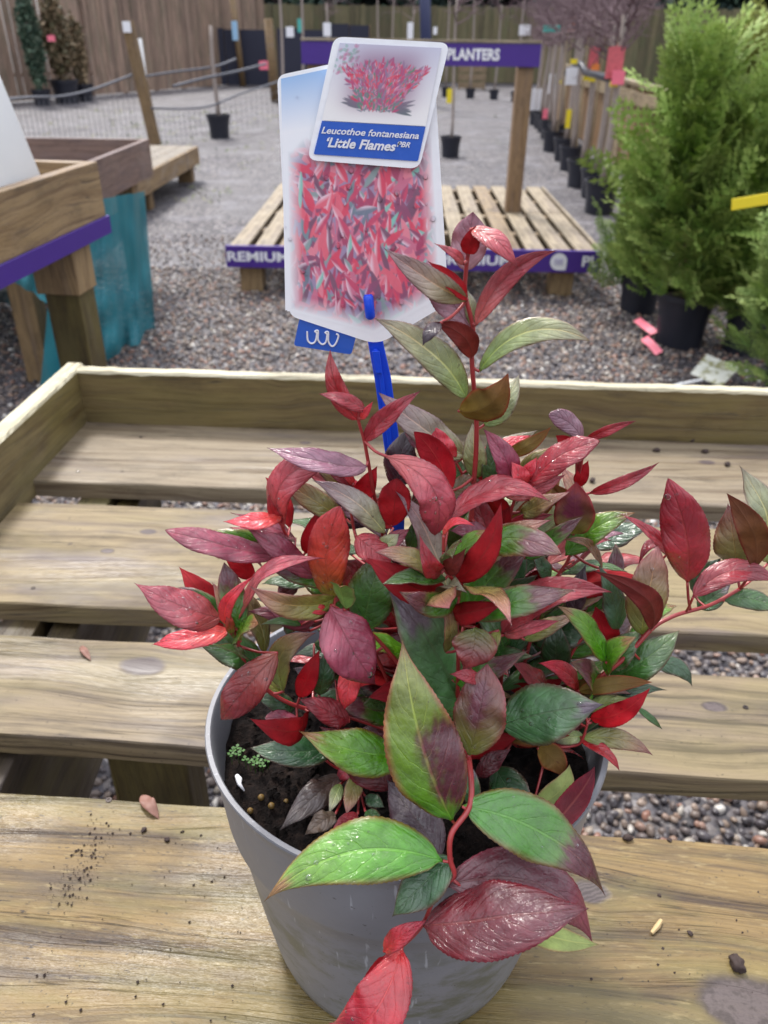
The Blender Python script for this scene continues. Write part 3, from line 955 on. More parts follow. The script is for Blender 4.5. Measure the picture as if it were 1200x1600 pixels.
    cc = np.ones((2 * nv, 4), 'f'); cc[:nv, :3] = col.reshape(-1, 3); cc[nv:, :3] = np.clip(oc.reshape(-1, 3), 0, 1)
    ca.data.foreach_set('color', cc.ravel())
    un = np.concatenate([np.full(nv, 0.0 if face > 0 else 1.0), np.full(nv, 1.0 if face > 0 else 0.0)]).astype('f')
    for nm, d in (('under', un), ('vein', np.full(2 * nv, st[4], 'f')), ('hw', np.full(2 * nv, hw / L, 'f'))):
        at = me.attributes.new(nm, 'FLOAT', 'POINT'); at.data.foreach_set('value', d)
    uvl = me.uv_layers.new(name='UVMap')
    li = np.zeros(len(me.loops), 'i'); me.loops.foreach_get('vertex_index', li)
    UVv = np.stack([(U.ravel() + 1) / 2, V.ravel()], -1)
    UVv = np.concatenate([UVv, UVv])
    uvl.data.foreach_set('uv', UVv[li].astype('f').ravel())
    o = link(name, me, M_LEAF, parent)
    if label: o['label'] = label
    if drops:
        mb = MB()
        for k in range(drops):
            iu, iv = rng.integers(2, m - 1), rng.integers(4, n - 6)
            c = P[iv, iu] * .5 + P[iv, iu + 1 if iu < m else iu] * .5
            nn = NN[iv]
            rr = hw * rng.choice([.03, .045, .06, .085, .12], p=[.3, .3, .22, .12, .06])
            rr = min(rr, .0017)
            t_, s_ = tan[iv], SS[iv]
            el = rng.uniform(1, 1.5)
            Vd, Fd = [], []
            for ii, (rf, hf) in enumerate(((1.05, -.08), (.92, .28), (.62, .52), (.25, .64))):
                for kk in range(10):
                    g = kk * math.pi / 5
                    Vd.append(c + (t_ * math.cos(g) * el + s_ * math.sin(g)) * rr * rf + nn * rr * hf * .8)
            for ii in range(3):
                for kk in range(10):
                    Fd.append((ii * 10 + kk, ii * 10 + (kk + 1) % 10, (ii + 1) * 10 + (kk + 1) % 10, (ii + 1) * 10 + kk))
            Fd.append(tuple(range(30, 40))); Fd.append(tuple(range(9, -1, -1)))
            mb.add(Vd, Fd)
        tag(mb.build('water_drops', M_DROP, o, smooth=True), kind='stuff')
    return o

def safe(px, py, dy, zmin=None):
    zmin = SOILZ + .013 if zmin is None else zmin
    for _ in range(60):
        p = PY(px, py, Y0 + dy / 100)
        rr = math.hypot(p[0] - PC[0], p[1] - PC[1])
        lim = RIMZ + .004 if rr > RR - .012 else zmin
        if rr < RR + .012 and p[2] < lim - TILT * (p[1] - PC[1]): dy -= .25
        else: break
    return p

# stems: list of (px,py,dy) with radius in mm
STEMS = [
    ([(715, 1150, 0), (722, 1000, .3), (733, 850, .5), (741, 745, .6), (744, 700, .6), (744, 650, .6), (737, 560, .5), (739, 512, .4), (727, 462, .3), (728, 425, .2), (731, 400, .1), (733, 385, 0)], 1.35),
    ([(650, 1135, 0), (622, 950, .5), (590, 800, .3), (575, 720, .2), (569, 688, .1), (560, 656, 0), (564, 640, 0)], 1.1),
    ([(640, 1140, -1), (575, 1000, -.8), (510, 910, -.5), (465, 862, 0), (444, 830, 0), (437, 805, 0)], 1.1),
    ([(628, 1150, -1.5), (545, 1120, -2), (463, 1103, -2.3), (411, 1073, -2.5), (382, 1034, -2.6), (370, 998, -2.6), (360, 972, -2.5)], 1.35),
    ([(712, 1120, -2), (716, 1040, -3.5), (714, 973, -3.7), (714, 919, -3.6), (695, 889, -3.5), (693, 862, -3.4)], 1.2),
    ([(700, 1130, -3), (722, 1160, -5.5), (733, 1190, -7.5), (735, 1256, -9.7), (706, 1302, -10.8), (703, 1341, -11.3), (709, 1369, -11.6), (682, 1393, -11.9), (662, 1442, -12.3), (628, 1478, -12.6), (606, 1486, -12.7)], 1.5),
    ([(760, 1140, -1), (850, 1108, -1.8), (902, 1082, -2), (940, 1056, -2.2), (980, 1024, -2), (1019, 982, -1.5), (1045, 966, -1.2), (1066, 958, -1), (1110, 945, -.6), (1156, 920, 0)], 1.5),
    ([(790, 1130, 0), (835, 980, .6), (866, 908, 1), (888, 874, 1.1), (896, 836, 1.1), (902, 765, 1)], 1.1),
    ([(770, 1135, 0), (790, 1000, .3), (797, 880, .4), (797, 814, .4), (803, 784, .4), (818, 763, .4), (818, 745, .4)], 1.1),
    ([(780, 1150, -1.5), (856, 1166, -3.2), (900, 1164, -3.4), (912, 1150, -3.4), (918, 1130, -3.2)], 1.1),
    ([(600, 1160, -2), (560, 1190, -3), (540, 1210, -3.5), (562, 1225, -3.8)], .9),
    ([(680, 1130, 0), (700, 960, 1), (740, 800, 1.5), (722, 740, 1.5), (690, 690, 1.6), (660, 655, 1.6)], .9),
    ([(700, 1120, -1), (640, 1000, -1), (600, 930, -.8), (560, 850, -.5), (548, 790, 0), (552, 755, 0)], 1.1),
    ([(690, 1130, -2), (600, 1010, -3), (540, 960, -3.2), (517, 945, -3.2)], 1.2),
    ([(850, 1110, -1), (900, 1010, -.5), (960, 955, 0), (1010, 900, .3), (1046, 862, .5)], 1.0),
]
M_STEM = None
def stem_mat():
    t = NT('stem_red')
    c = t.co()
    n = t.noise(c, 70, 4, .6)
    col = t.mix(n, lin((110, 22, 32)), lin((176, 56, 52)))
    t.bump(t.noise(c, 300, 3), .4, .0006)
    return t.set(Base_Color=col, Roughness=.38, Coat_Weight=.3)
M_STEM = stem_mat()
STP = []
def smooth_path(P, k=6):
    P = [np.asarray(p, float) for p in P]
    out = []
    for i in range(len(P) - 1):
        a, b, c, d = P[max(i - 1, 0)], P[i], P[i + 1], P[min(i + 2, len(P) - 1)]
        for j in range(k):
            t = j / k
            out.append(.5 * ((2 * b) + (-a + c) * t + (2 * a - 5 * b + 4 * c - d) * t * t + (-a + 3 * b - 3 * c + d) * t ** 3))
    out.append(P[-1])
    return out
for pts, rad in STEMS:
    P = [PY(x, y, Y0 + d / 100) for x, y, d in pts]
    p0 = P[0].copy()
    root = np.array([PC[0] + (p0[0] - PC[0]) * .5 + .012, PC[1] + (p0[1] - PC[1]) * .3 + .004, SOILZ - .006])
    if P[0][2] > SOILZ + .01: P = [root] + P
    else:
        P[0] = root
    S_ = smooth_path(P)
    STP += S_
    rr = [rad / 1000 * (1.05 - .45 * i / len(S_)) for i in range(len(S_))]
    mb = MB(); mb.tube(S_, rr, 9)
    mb.build('stem', M_STEM, shrub, smooth=True)
STA = np.array(STP)

# bx,by,tx,ty,width,dyb,dyt,style,{options}
LV = [
 # top spike
 (727,424,739,331,62,.4,.8,'mauve_sheen',dict(fold=14,bend=-.04,peak=.5)),
 (730,397,743,354,30,-.2,-.5,'redu',dict(face=-1,fold=10)),
 (736,357,810,418,34,-.3,-1.2,'pink',dict(bend=.24,fold=15,drops=6)),
 (724,412,680,380,13,-.1,-.6,'pink',dict(bend=.28,fold=10)),
 (728,470,600,389,34,.1,-1.0,'silv_sheen',dict(bend=.10,fold=30,roll=-42,twist=30)),
 (730,468,668,408,26,-.1,-.7,'redu',dict(face=-1,fold=12,roll=25)),
 (736,515,656,408,58,.6,1.2,'mauve_sheen',dict(fold=20,bend=.05,roll=-8,peak=.5)),
 (743,508,871,392,34,.2,-1.0,'pink',dict(bend=-.12,fold=34,side=-.12,roll=28,twist=-40)),
 (741,510,731,452,20,.5,.8,'gr_sheen',dict(fold=14)),
 (738,559,676,503,38,0,-1.1,'bredu',dict(face=-1,bend=.10,fold=12,side=.14)),
 (688,505,659,538,22,-1.1,-1.6,'purp',dict(bend=.14,fold=20)),
 (729,622,584,497,56,.3,-.8,'gr_sheen',dict(bend=.06,fold=24,side=.07,drops=4)),
 (749,580,922,530,40,.5,0,'gr_sheen',dict(bend=.10,fold=24,side=-.20,roll=22,peak=.5)),
 (716,642,792,588,62,.1,-1.0,'oliu',dict(face=-1,bend=.12,fold=26,side=.16,roll=18)),
 (756,664,808,584,42,1,1.2,'gr_sheen',dict(bend=.04,fold=16,side=.1)),
 (727,712,591,613,56,1.7,1.6,'silv_sheen',dict(fold=22,side=-.05)),
 (745,748,738,662,40,1.2,1.5,'gr_sheen',dict(fold=18)),
 (768,762,763,690,32,1,1.4,'green',dict(fold=18)),
 # left spike
 (569,688,652,611,31,.1,-.6,'crim',dict(fold=30,bend=.06,roll=20)),
 (560,656,517,547,33,0,.4,'redu',dict(fold=16,bend=.05,side=-.12,drops=2)),
 (571,640,501,614,24,-.1,-.8,'crim',dict(fold=16,bend=.12)),
 (564,655,583,627,10,-.1,-.3,'hot',dict(fold=20,bend=.1)),
 (573,728,420,693,48,-.1,-.9,'mauve_sheen',dict(bend=.12,fold=24,side=-.16,roll=10,twist=-20)),
 (443,826,526,712,54,0,-.5,'pink',dict(bend=.16,fold=16,side=-.22,drops=5,peak=.55)),
 (440,806,349,810,32,-.3,-1.0,'hot',dict(bend=.16,fold=14,side=-.16,drops=7)),
 (443,817,420,770,14,-.1,-.4,'redu',dict(bend=.12,side=-.1,fold=15)),
 (438,870,257,829,50,-.6,-1.6,'mauve',dict(bend=.07,fold=14,side=-.05,drops=8,peak=.55)),
 (492,903,380,820,44,-.9,-1.2,'mauve',dict(bend=.07,fold=16,drops=4)),
 (396,903,350,860,32,0,.3,'redb',dict(face=-1,fold=14)),
 (412,890,340,873,15,-.2,-.9,'crim',dict(bend=.2,fold=30,roll=35)),
 (347,966,213,908,70,-2.6,-3.2,'pink',dict(bend=.10,fold=10,side=-.10,drops=12,peak=.42,label='large pale pink leaf on the left')),
 (358,984,236,1003,40,-2.9,-3.6,'hot',dict(bend=.10,fold=20,side=-.08,drops=7)),
 (359,978,396,904,22,-2.8,-3.2,'hot',dict(bend=.14,fold=22,side=-.16,roll=20)),
 (361,990,356,955,13,-3,-3.2,'orred',dict(fold=20)),
 (369,975,490,863,38,-2.6,-2.8,'pink',dict(bend=.10,fold=24,side=-.10,roll=-16)),
 (477,864,495,798,34,.2,.5,'redb',dict(face=-1,fold=12,side=.05)),
 (518,938,532,789,71,-1.8,-2.2,'orred',dict(bend=.06,fold=10,peak=.55,drops=12,side=-.06)),
 (517,953,455,936,15,-3.0,-3.4,'hot',dict(bend=.18,fold=20,side=-.1)),
 (491,972,408,930,46,-.8,-1.4,'mauve',dict(bend=.08,fold=18,side=-.06)),
 (484,986,388,955,34,-.9,-1.5,'mauve',dict(bend=.08,fold=18,side=.08)),
 (470,976,408,974,13,-1.5,-2.1,'green',dict(bend=.2,fold=14)),
 (601,833,490,750,42,-.8,-.7,'silv_sheen',dict(bend=.08,fold=24,roll=-10,side=.06,drops=4)),
 (552,762,508,728,18,.2,0,'crim',dict(fold=20)),
 (552,757,532,728,12,.1,0,'hot',dict(fold=20)),
 (556,790,590,727,34,.4,.6,'redb',dict(face=-1,fold=10)),
 (618,762,640,665,58,1.6,1.8,'purp',dict(fold=16,drops=6)),
 (697,735,676,664,52,1.3,1.2,'hot',dict(fold=14,drops=6,wavy=2)),
 (702,768,648,677,50,-.5,-.6,'redb',dict(face=-1,fold=6,bend=-.05,side=.08,peak=.5)),
 (604,713,680,837,70,-1.6,-2.2,'pink',dict(bend=.22,fold=12,peak=.62,side=-.16,drops=10,label='large pink glossy drooping leaf')),
 (613,822,620,748,54,-.5,-.4,'redu',dict(face=-1,fold=8,peak=.6)),
 (702,937,629,768,54,-1.8,-1.0,'silv_sheen',dict(bend=-.04,fold=18,side=.08)),
 (701,815,860,783,52,-1.4,-1.8,'crim',dict(bend=.12,fold=22,side=-.20,drops=3)),
 (706,778,752,750,40,.7,.6,'oliu',dict(fold=16,side=-.1)),
 (801,765,754,669,44,.1,.1,'mauve',dict(fold=20,side=.06,drops=4)),
 (788,710,862,666,24,.9,.6,'oliu',dict(face=-1,fold=22,side=.08)),
 (815,762,800,722,34,0,-.3,'hot',dict(face=1,fold=24,bend=.2,drops=4)),
 (815,760,838,715,26,.1,.1,'hot',dict(fold=22)),
 # upper right group
 (909,688,857,648,34,.9,.9,'mauve_sheen',dict(bend=.06,fold=14,side=.12,peak=.6)),
 (901,704,868,680,26,1.0,1.0,'redb',dict(face=-1,fold=8)),
 (823,762,936,688,52,-.2,-.9,'crim',dict(fold=12,side=-.06,peak=.55,drops=6,label='broad crimson leaf with raindrops')),
 (914,690,995,659,12,.8,.4,'crim',dict(bend=.1,side=-.10,fold=35,roll=35)),
 (902,760,919,720,22,.9,.9,'redb',dict(face=-1,fold=14)),
 (922,770,1031,722,18,.9,.6,'crim',dict(fold=35,roll=30,side=.04)),
 (896,835,900,759,68,-.2,-.4,'roundl',dict(face=-1,fold=6,peak=.5,teeth=False)),
 (821,872,912,806,28,-1.2,-1.6,'gp',dict(fold=30,roll=24)),
 (884,867,990,799,48,.6,.3,'bright',dict(fold=18,side=-.06,bend=.06)),
 (719,906,860,811,56,-2.4,-2.8,'om',dict(bend=.08,fold=20,side=-.06)),
 (724,975,832,845,70,-2.0,-2.2,'gp',dict(fold=20,side=-.05,bend=.05)),
 (800,925,822,858,24,.5,.6,'dkgr',dict(fold=20)),
 (859,906,829,858,28,.7,.8,'dkgr',dict(fold=16)),
 (692,889,659,838,34,-3.6,-4.4,'crim',dict(bend=.22,fold=26,side=-.18)),
 (693,887,728,856,30,-3.7,-4.4,'bredu',dict(face=-1,bend=.25,fold=20,side=.1)),
 (693,836,742,822,12,-3.2,-3.6,'hot',dict(bend=.2,side=-.2,fold=25)),
 (763,832,704,828,30,-.9,-1.1,'mauve',dict(fold=16)),
 (692,960,620,874,34,-2.4,-2.6,'bright',dict(fold=22,side=.06)),
 (722,1130,610,926,122,-2.6,-2.9,'blgr',dict(fold=12,bend=.04,side=.05,peak=.42,label='broad dark green central leaf')),
 (742,980,722,1048,76,-4.3,-5.2,'blot',dict(bend=.16,fold=22,peak=.35,side=-.08)),
 (566,985,598,866,84,-1.4,-1.4,'green',dict(fold=14,peak=.5)),
 (556,838,614,888,52,-1.2,-2.0,'crim',dict(bend=.08,fold=14,drops=4)),
 (590,862,624,834,30,-1.2,-1.2,'gr_sheen',dict(fold=16)),
 (600,856,640,826,26,-1.1,-1.1,'mauve',dict(fold=16)),
 (517,948,589,1071,98,-3.4,-4.3,'mauve',dict(bend=.16,fold=14,peak=.38,side=.08,drops=6,label='large mauve pink leaf hanging down')),
 (551,1034,538,1113,38,-3.2,-4.0,'hot',dict(bend=.06,fold=14,drops=3)),
 (468,1090,499,1016,34,-2.2,-1.8,'redb',dict(face=-1,fold=12)),
 (443,1080,496,988,46,-2.6,-2.4,'om',dict(bend=.10,side=-.22,fold=24,roll=10)),
 (499,1086,512,1015,38,-1.9,-1.6,'dkgr',dict(fold=14)),
 (410,1042,303,997,60,-2.2,-2.6,'green',dict(fold=14,side=.04)),
 (434,1020,346,1124,64,-3.4,-4.2,'rb',dict(bend=.12,fold=10,peak=.5,drops=4)),
 (462,1106,398,1088,34,-2.2,-2.6,'dkgr',dict(fold=14)),
 (464,1122,414,1122,28,-2.8,-3.3,'mauve',dict(fold=10,peak=.6,teeth=False)),
 (525,1165,391,1166,52,-3.2,-4.0,'dkgr',dict(bend=.10,fold=16,side=-.08)),
 (506,1186,420,1165,36,-3.2,-3.8,'crim',dict(fold=10,bend=.05,side=.04)),
 (626,1176,476,1137,80,-3.9,-4.8,'bright',dict(bend=.09,fold=16,side=-.12,drops=4,label='bright green leaf beside the large front leaf')),
 (707,1283,631,1009,132,-9.9,-7.2,'main',dict(up_=0,fold=9,bend=.04,side=-.045,peak=.40,drops=0,n=64,m=18,label='large green leaf with a dark purple blotch')),
 (545,1128,472,1092,44,-2.6,-2.8,'crim',dict(fold=16)),
 (612,1232,498,1135,72,-3.8,-3.6,'maroon',dict(fold=14)),
 (566,1190,522,1218,32,-3.8,-4.0,'crim',dict(fold=18)),
 (690,1340,604,1218,80,-7.5,-5.5,'purp',dict(fold=12,drops=3)),
 (532,1212,440,1292,50,-3.0,-3.8,'dead',dict(fold=10,bend=.10,wavy=2)),
 (524,1272,476,1304,32,-4.2,-4.6,'tan',dict(fold=24,wavy=2.5,bend=.15)),
 (561,1208,541,1274,30,-4.4,-5.2,'om',dict(fold=14)),
 (532,1225,515,1268,20,-4.2,-4.6,'gr_sheen',dict(fold=14)),
 (559,1272,518,1298,22,-4.8,-5.2,'crim',dict(fold=18)),
 (571,1244,601,1262,24,-4.6,-4.9,'dkgr',dict(fold=12)),
 (571,1268,598,1288,24,-5.0,-5.3,'green',dict(fold=12)),
 (692,1345,409,1409,106,-11.3,-12.6,'bright',dict(fold=12,bend=.10,side=.13,peak=.38,drops=6,n=64,m=18,label='bright green leaf over the front of the rim')),
 (706,1340,611,1432,72,-11.0,-11.6,'dkgr',dict(fold=16,bend=.04)),
 (722,1260,956,1400,106,-9.8,-11.9,'gp',dict(fold=18,bend=.10,side=-.08,peak=.36,n=60,m=16,drops=3,label='green leaf with a red tip on the right of the front')),
 (697,1384,939,1475,104,-11.0,-12.2,'mauvem',dict(fold=16,bend=.10,side=-.16,peak=.40,n=56,m=14)),
 (661,1446,912,1412,124,-12.8,-13.9,'maroon',dict(fold=8,bend=.06,side=.03,peak=.42,n=60,m=16,label='broad maroon leaf in front of the pot')),
 (800,1440,938,1476,40,-12.2,-13.1,'pale',dict(face=-1,fold=14,side=.05)),
 (628,1480,508,1604,92,-12.8,-14.4,'coral',dict(fold=16,bend=.20,side=-.20,peak=.42,n=56,m=14,drops=3,label='coral red leaf drooping at the bottom')),
 (600,1486,664,1438,32,-12.9,-12.7,'coral',dict(fold=26,bend=.1,teeth=False)),
 (604,1492,552,1622,44,-12.6,-13.4,'redu',dict(face=-1,fold=16)),
 (612,1486,601,1530,20,-12.8,-13.3,'redb',dict(fold=20,teeth=False)),
 # centre right
 (732,1180,762,1036,92,-7.4,-5.4,'roundl',dict(fold=12,peak=.48,side=.04,bend=.08,drops=3,label='rounded green and purple leaf')),
 (752,1062,706,1052,22,-5.6,-6.0,'crim',dict(fold=16)),
 (782,1134,943,1101,104,-3.6,-5.0,'blgr',dict(fold=8,side=-.03,peak=.40,bend=.05,drops=6,label='grey green leaf pointing right')),
 (860,1082,799,1037,42,-1.6,-2.4,'rb',dict(fold=16,bend=.06)),
 (904,1080,840,1036,32,-1.8,-2.4,'hot',dict(fold=18,side=.1)),
 (868,1050,870,973,50,-.4,-.2,'dkgr',dict(fold=12)),
 (946,1034,875,947,44,-2.6,-3.0,'bright',dict(fold=18,side=.06,bend=.05)),
 (784,991,958,926,56,-3.2,-3.8,'crim',dict(bend=.12,fold=28,side=-.14,roll=14,drops=4,label='crimson leaf arching right')),
 (788,992,872,968,26,-3.4,-4.0,'pink',dict(fold=22,side=.05)),
 (951,1008,930,947,48,-.6,-.5,'redb',dict(face=-1,fold=6)),
 (966,984,943,888,42,-.9,-.6,'dkgr',dict(fold=16)),
 (895,958,913,885,34,.1,.3,'purp',dict(fold=18)),
 (940,889,884,842,16,-.2,-.6,'brol',dict(fold=30,side=.14,roll=20)),
 (1018,984,936,902,42,-2.3,-3.4,'bredu',dict(face=-1,bend=.12,fold=24,side=.16)),
 (1003,992,1033,862,70,-1.4,-1.2,'om',dict(fold=10,side=-.06,peak=.55,drops=4)),
 (1074,910,1046,757,78,-.6,-1.0,'crim',dict(fold=10,side=.05,peak=.5,bend=.03,drops=5,n=56,label='upright crimson leaf on the right branch')),
 (1048,868,970,804,26,.3,.1,'crim',dict(bend=.1,fold=26,twist=60)),
 (1040,864,1000,878,16,.2,-.4,'crim',dict(bend=.35,side=.3,fold=24)),
 (1178,886,1137,775,48,-.5,-.9,'brol',dict(face=-1,fold=12,side=.10,wavy=2,peak=.5)),
 (1200,880,1161,730,70,.8,1.0,'gr_sheen',dict(fold=16,side=.04,wavy=1.6)),
 (1152,886,1138,790,66,.5,.6,'om',dict(fold=12)),
 (1083,933,1222,912,44,-1.4,-1.4,'crim',dict(bend=.12,fold=22,side=-.20,drops=5)),
 (1132,938,1225,956,36,-.4,-.6,'green',dict(fold=16,side=-.08)),
 (1084,928,1126,872,46,.3,.5,'dkgr',dict(fold=14)),
 (1090,950,1142,914,38,.1,.2,'blgr',dict(fold=14)),
 (948,1046,1000,984,48,-1.8,-1.4,'green',dict(fold=14)),
 (952,1062,1060,984,60,-1.5,-1.0,'green',dict(fold=14,side=.06)),
 (1022,1040,1084,1072,34,-1.0,-1.6,'dkgr',dict(fold=16,side=-.2)),
 (904,1080,1020,1066,28,-2.4,-2.9,'oliu',dict(face=-1,fold=18,side=-.04)),
 (922,1122,1013,1076,36,-3.0,-3.5,'redb',dict(face=-1,fold=14,side=.12,wavy=2)),
 (915,1108,984,1090,28,-2.6,-2.9,'pale',dict(fold=16)),
 (996,1106,1035,1140,10,-1.6,-2.0,'green',dict(fold=20)),
 (911,1154,1021,1180,34,-3.3,-4.0,'om',dict(fold=16,side=-.10,bend=.05)),
 (908,1158,970,1202,18,-3.3,-3.9,'redb',dict(fold=26,side=-.08)),
 (912,1150,862,1158,24,-3.2,-3.0,'gr_sheen',dict(fold=16)),
 (906,1130,862,1118,20,-3.0,-3.0,'pink',dict(fold=16)),
 (840,1170,878,1214,44,-3.5,-4.6,'oliu',dict(face=-1,fold=10,side=-.15)),
 (833,1257,890,1194,40,-3.6,-4.4,'pale',dict(face=-1,fold=10,side=.18)),
 (842,1310,930,1196,42,-5.4,-4.0,'maroon',dict(face=-1,fold=18,side=.04)),
 (772,1198,832,1292,66,-3.8,-5.0,'dkgr',dict(fold=14,drops=2)),
 (738,1262,736,1196,28,-7.0,-6.2,'blgr',dict(fold=12)),
 (744,1212,798,1170,34,-4.4,-4.4,'maroon',dict(fold=14)),
 (660,700,632,676,18,1.0,1.2,'mauve',dict(fold=16)),
 (668,940,700,1000,40,-1.6,-2.0,'crim',dict(fold=14)),
 (760,905,742,850,30,-.6,-.6,'bright',dict(fold=16)),
 (820,1000,900,960,30,-.6,-.8,'om',dict(fold=16)),
 (880,945,850,915,22,.4,.4,'green',dict(fold=16)),
 (640,860,660,800,26,0,0,'green',dict(fold=16)),
 (780,985,752,1040,20,-3.6,-4.4,'om',dict(fold=22)),
]
def petiole(Bp, rad=.0007):
    d = np.linalg.norm(STA - Bp, axis=1)
    i = int(np.argmin(d))
    if d[i] > .045 or d[i] < .0006: return
    a = STA[i]
    mid = (a + Bp) / 2 + np.array([0, 0, -.08 * d[i]])
    mb = MB(); mb.tube(smooth_path([a, mid, Bp], 3), [rad * 1.1] * 3 + [rad] * 4, 6)
    mb.build('petiole', M_STEM, shrub, smooth=True)
HERO = []
for i, (bx, by, tx, ty, wpx, yb, yt, stl, kw) in enumerate(LV):
    kw = dict(kw)
    B, T = safe(bx, by, yb), safe(tx, ty, yt)
    dep = ((B + T) / 2)[1] * math.cos(TH) - (((B + T) / 2)[2] - CH) * math.sin(TH)
    c_ = math.cos(R(kw.get('roll', 0)))
    hw = wpx / 2 * dep / F / max(.5, c_) / math.cos(R(kw.get('fold', 18)) * .8)
    kw.setdefault('n', 40 if wpx > 30 else 28)
    if wpx < 26: kw.setdefault('m', 8)
    leaf(B, T, hw, stl, seed=i, parent=shrub, **kw)
    HERO += [(B * (1 - q) + T * q, hw) for q in (.2, .35, .5, .65, .8)]
    petiole(B)

# foliage growing all along the stems inside the mound
OUT = [(250, 990), (225, 905), (270, 835), (350, 805), (430, 710), (520, 690), (600, 730), (680, 670), (740, 650), (800, 690), (860, 660), (925, 700), (895, 790), (985, 805), (955, 880), (1040, 865), (1075, 955), (1050, 1060), (1000, 1175), (930, 1165), (870, 1150), (480, 1170), (395, 1160), (355, 1060)]
def inside(x, y):
    c = False
    for i in range(len(OUT)):
        (x1, y1), (x2, y2) = OUT[i], OUT[i - 1]
        if (y1 > y) != (y2 > y) and x < (x2 - x1) * (y - y1) / (y2 - y1) + x1: c = not c
    return c
rnd = random.Random(77)
cnt = 0
for tries in range(6000):
    if cnt >= 170: break
    i = rnd.randrange(len(STA) - 1)
    B = STA[i] + np.array([rnd.gauss(0, .004), rnd.uniform(-.004, .012), 0])
    px, py = proj(B)
    if not (720 < py < 1165) or not inside(px, py): continue
    tg = STA[i + 1] - STA[i]; nn_ = np.linalg.norm(tg)
    if nn_ > .03 or nn_ < 1e-6: continue
    tg /= nn_
    rad = B - np.array([PC[0], PC[1] + .01, B[2]]); rad /= max(np.linalg.norm(rad), 1e-6)
    az = rnd.uniform(0, 6.283)
    d = .55 * tg + .45 * rad + .75 * np.array([math.cos(az), .55 * math.sin(az), rnd.uniform(-.25, .5)])
    d /= np.linalg.norm(d)
    L = rnd.uniform(.028, .055)
    T = B + d * L
    tx, ty = proj(T)
    if not inside(tx, ty) or (math.hypot(T[0] - PC[0], T[1] - PC[1]) < RR and T[2] < SOILZ + .012): continue
    if any(np.linalg.norm(B * (1 - q) + T * q - c_) < r_ * .85 + .0015 for q in (.3, .5, .7, 1.0) for c_, r_ in HERO): continue
    HERO += [(B * (1 - q) + T * q, L * .10) for q in (.4, .6, .8)]
    hgt = (1100 - py) / 400 + rnd.gauss(0, .22)
    stl = rnd.choice(['crim', 'hot', 'pink', 'redu', 'mauve', 'pink', 'mauve_sheen', 'om', 'gr_sheen', 'om', 'green', 'bright', 'bright']) if hgt > .45 else rnd.choice(['green', 'bright', 'dkgr', 'om', 'crim', 'gp', 'redu', 'oliu', 'green'])
    fc = -1 if stl in ('redu', 'redb', 'oliu') else 1
    leaf(B, T, L * rnd.uniform(.145, .205), stl, face=fc, roll=rnd.uniform(-45, 45), fold=rnd.uniform(10, 32), bend=rnd.uniform(.02, .15), side=rnd.uniform(-.14, .14), twist=rnd.uniform(-30, 30), peak=rnd.uniform(.38, .52), seed=1500 + tries, n=28, m=8, parent=shrub)
    petiole(B)
    cnt += 1

# leaves deeper inside the shrub, only glimpsed between the outer ones
rnd = random.Random(11)
inner = []
for i in range(220):
    px = rnd.gauss(700, 130); py = rnd.gauss(990, 90)
    if not (450 < px < 930 and 800 < py < 1190): continue
    dy = rnd.uniform(.2, 3.5) + max(0, (py - 1050) / 100 * -1.5)
    B = safe(px, py, dy)
    a = rnd.uniform(0, 6.283); L = rnd.uniform(.025, .05)
    T = B + np.array([math.cos(a) * L, -.3 * L * rnd.random(), abs(math.sin(a)) * L * rnd.uniform(.2, 1)])
    if any(np.linalg.norm(B * (1 - q) + T * q - c_) < r_ * .8 for q in (.3, .6, 1.0) for c_, r_ in HERO): continue
    stl = rnd.choice(['dkgr', 'dkgr', 'green', 'crim', 'maroon', 'blgr', 'purp', 'redu'])
    leaf(B, T, L * rnd.uniform(.17, .26), stl, roll=rnd.uniform(-50, 50), fold=16, bend=rnd.uniform(0, .12), seed=500 + i, n=22, m=8, parent=shrub)
    petiole(B)

# ---------------------------------------------------------------- plant label on its blue stake
TY = Y0 + .062
label = thing('plant_label', 'tall printed plant label with picture sticker on a bright blue stake in the pot', 'label')
def TP(px, py, off=0.0):
    return PY(px, py, TY - off)
def rounded(pts, rads, k=6):
    out = []
    n = len(pts)
    for i in range(n):
        p, a, b = np.array(pts[i], float), np.array(pts[i - 1], float), np.array(pts[(i + 1) % n], float)
        r = rads[i]
        da, db = (a - p) / np.linalg.norm(a - p), (b - p) / np.linalg.norm(b - p)
        A, B_ = p + da * r, p + db * r
        for j in range(k + 1):
            t = j / k
            out.append((1 - t) ** 2 * A + 2 * t * (1 - t) * p + t * t * B_)
    return out
def plate(name, px_pts, off0, off1, mat, parent, back=None):
    n = len(px_pts)
    V = [TP(x, y, off1) for x, y in px_pts]
    V2 = [v + np.array([0, off1 - off0, 0]) for v in V]
    mb = MB()
    mb.add(V + V2, [tuple(range(n)), tuple(range(2 * n - 1, n - 1, -1))] + [(i, i + n, (i + 1) % n + n, (i + 1) % n) for i in range(n)])
    return mb.build(name, mat, parent)
M_CARD = plain('white_card', (246, 247, 250), 0.3, 1.0, 0.01, coat=.4)
M_CARDB = plain('card_blue', (40, 92, 190), 0.3, 1.0, 0.04, coat=.4)
M_STAKE = plain('stake_blue', (14, 72, 214), 0.35, 1.0, 0.05)
card_px = rounded([(433, 118), (676, 66), (701, 474), (590, 539), (451, 493)], [14, 10, 14, 22, 16])
plate('card', card_px, 0, .0008, M_CARD, label)

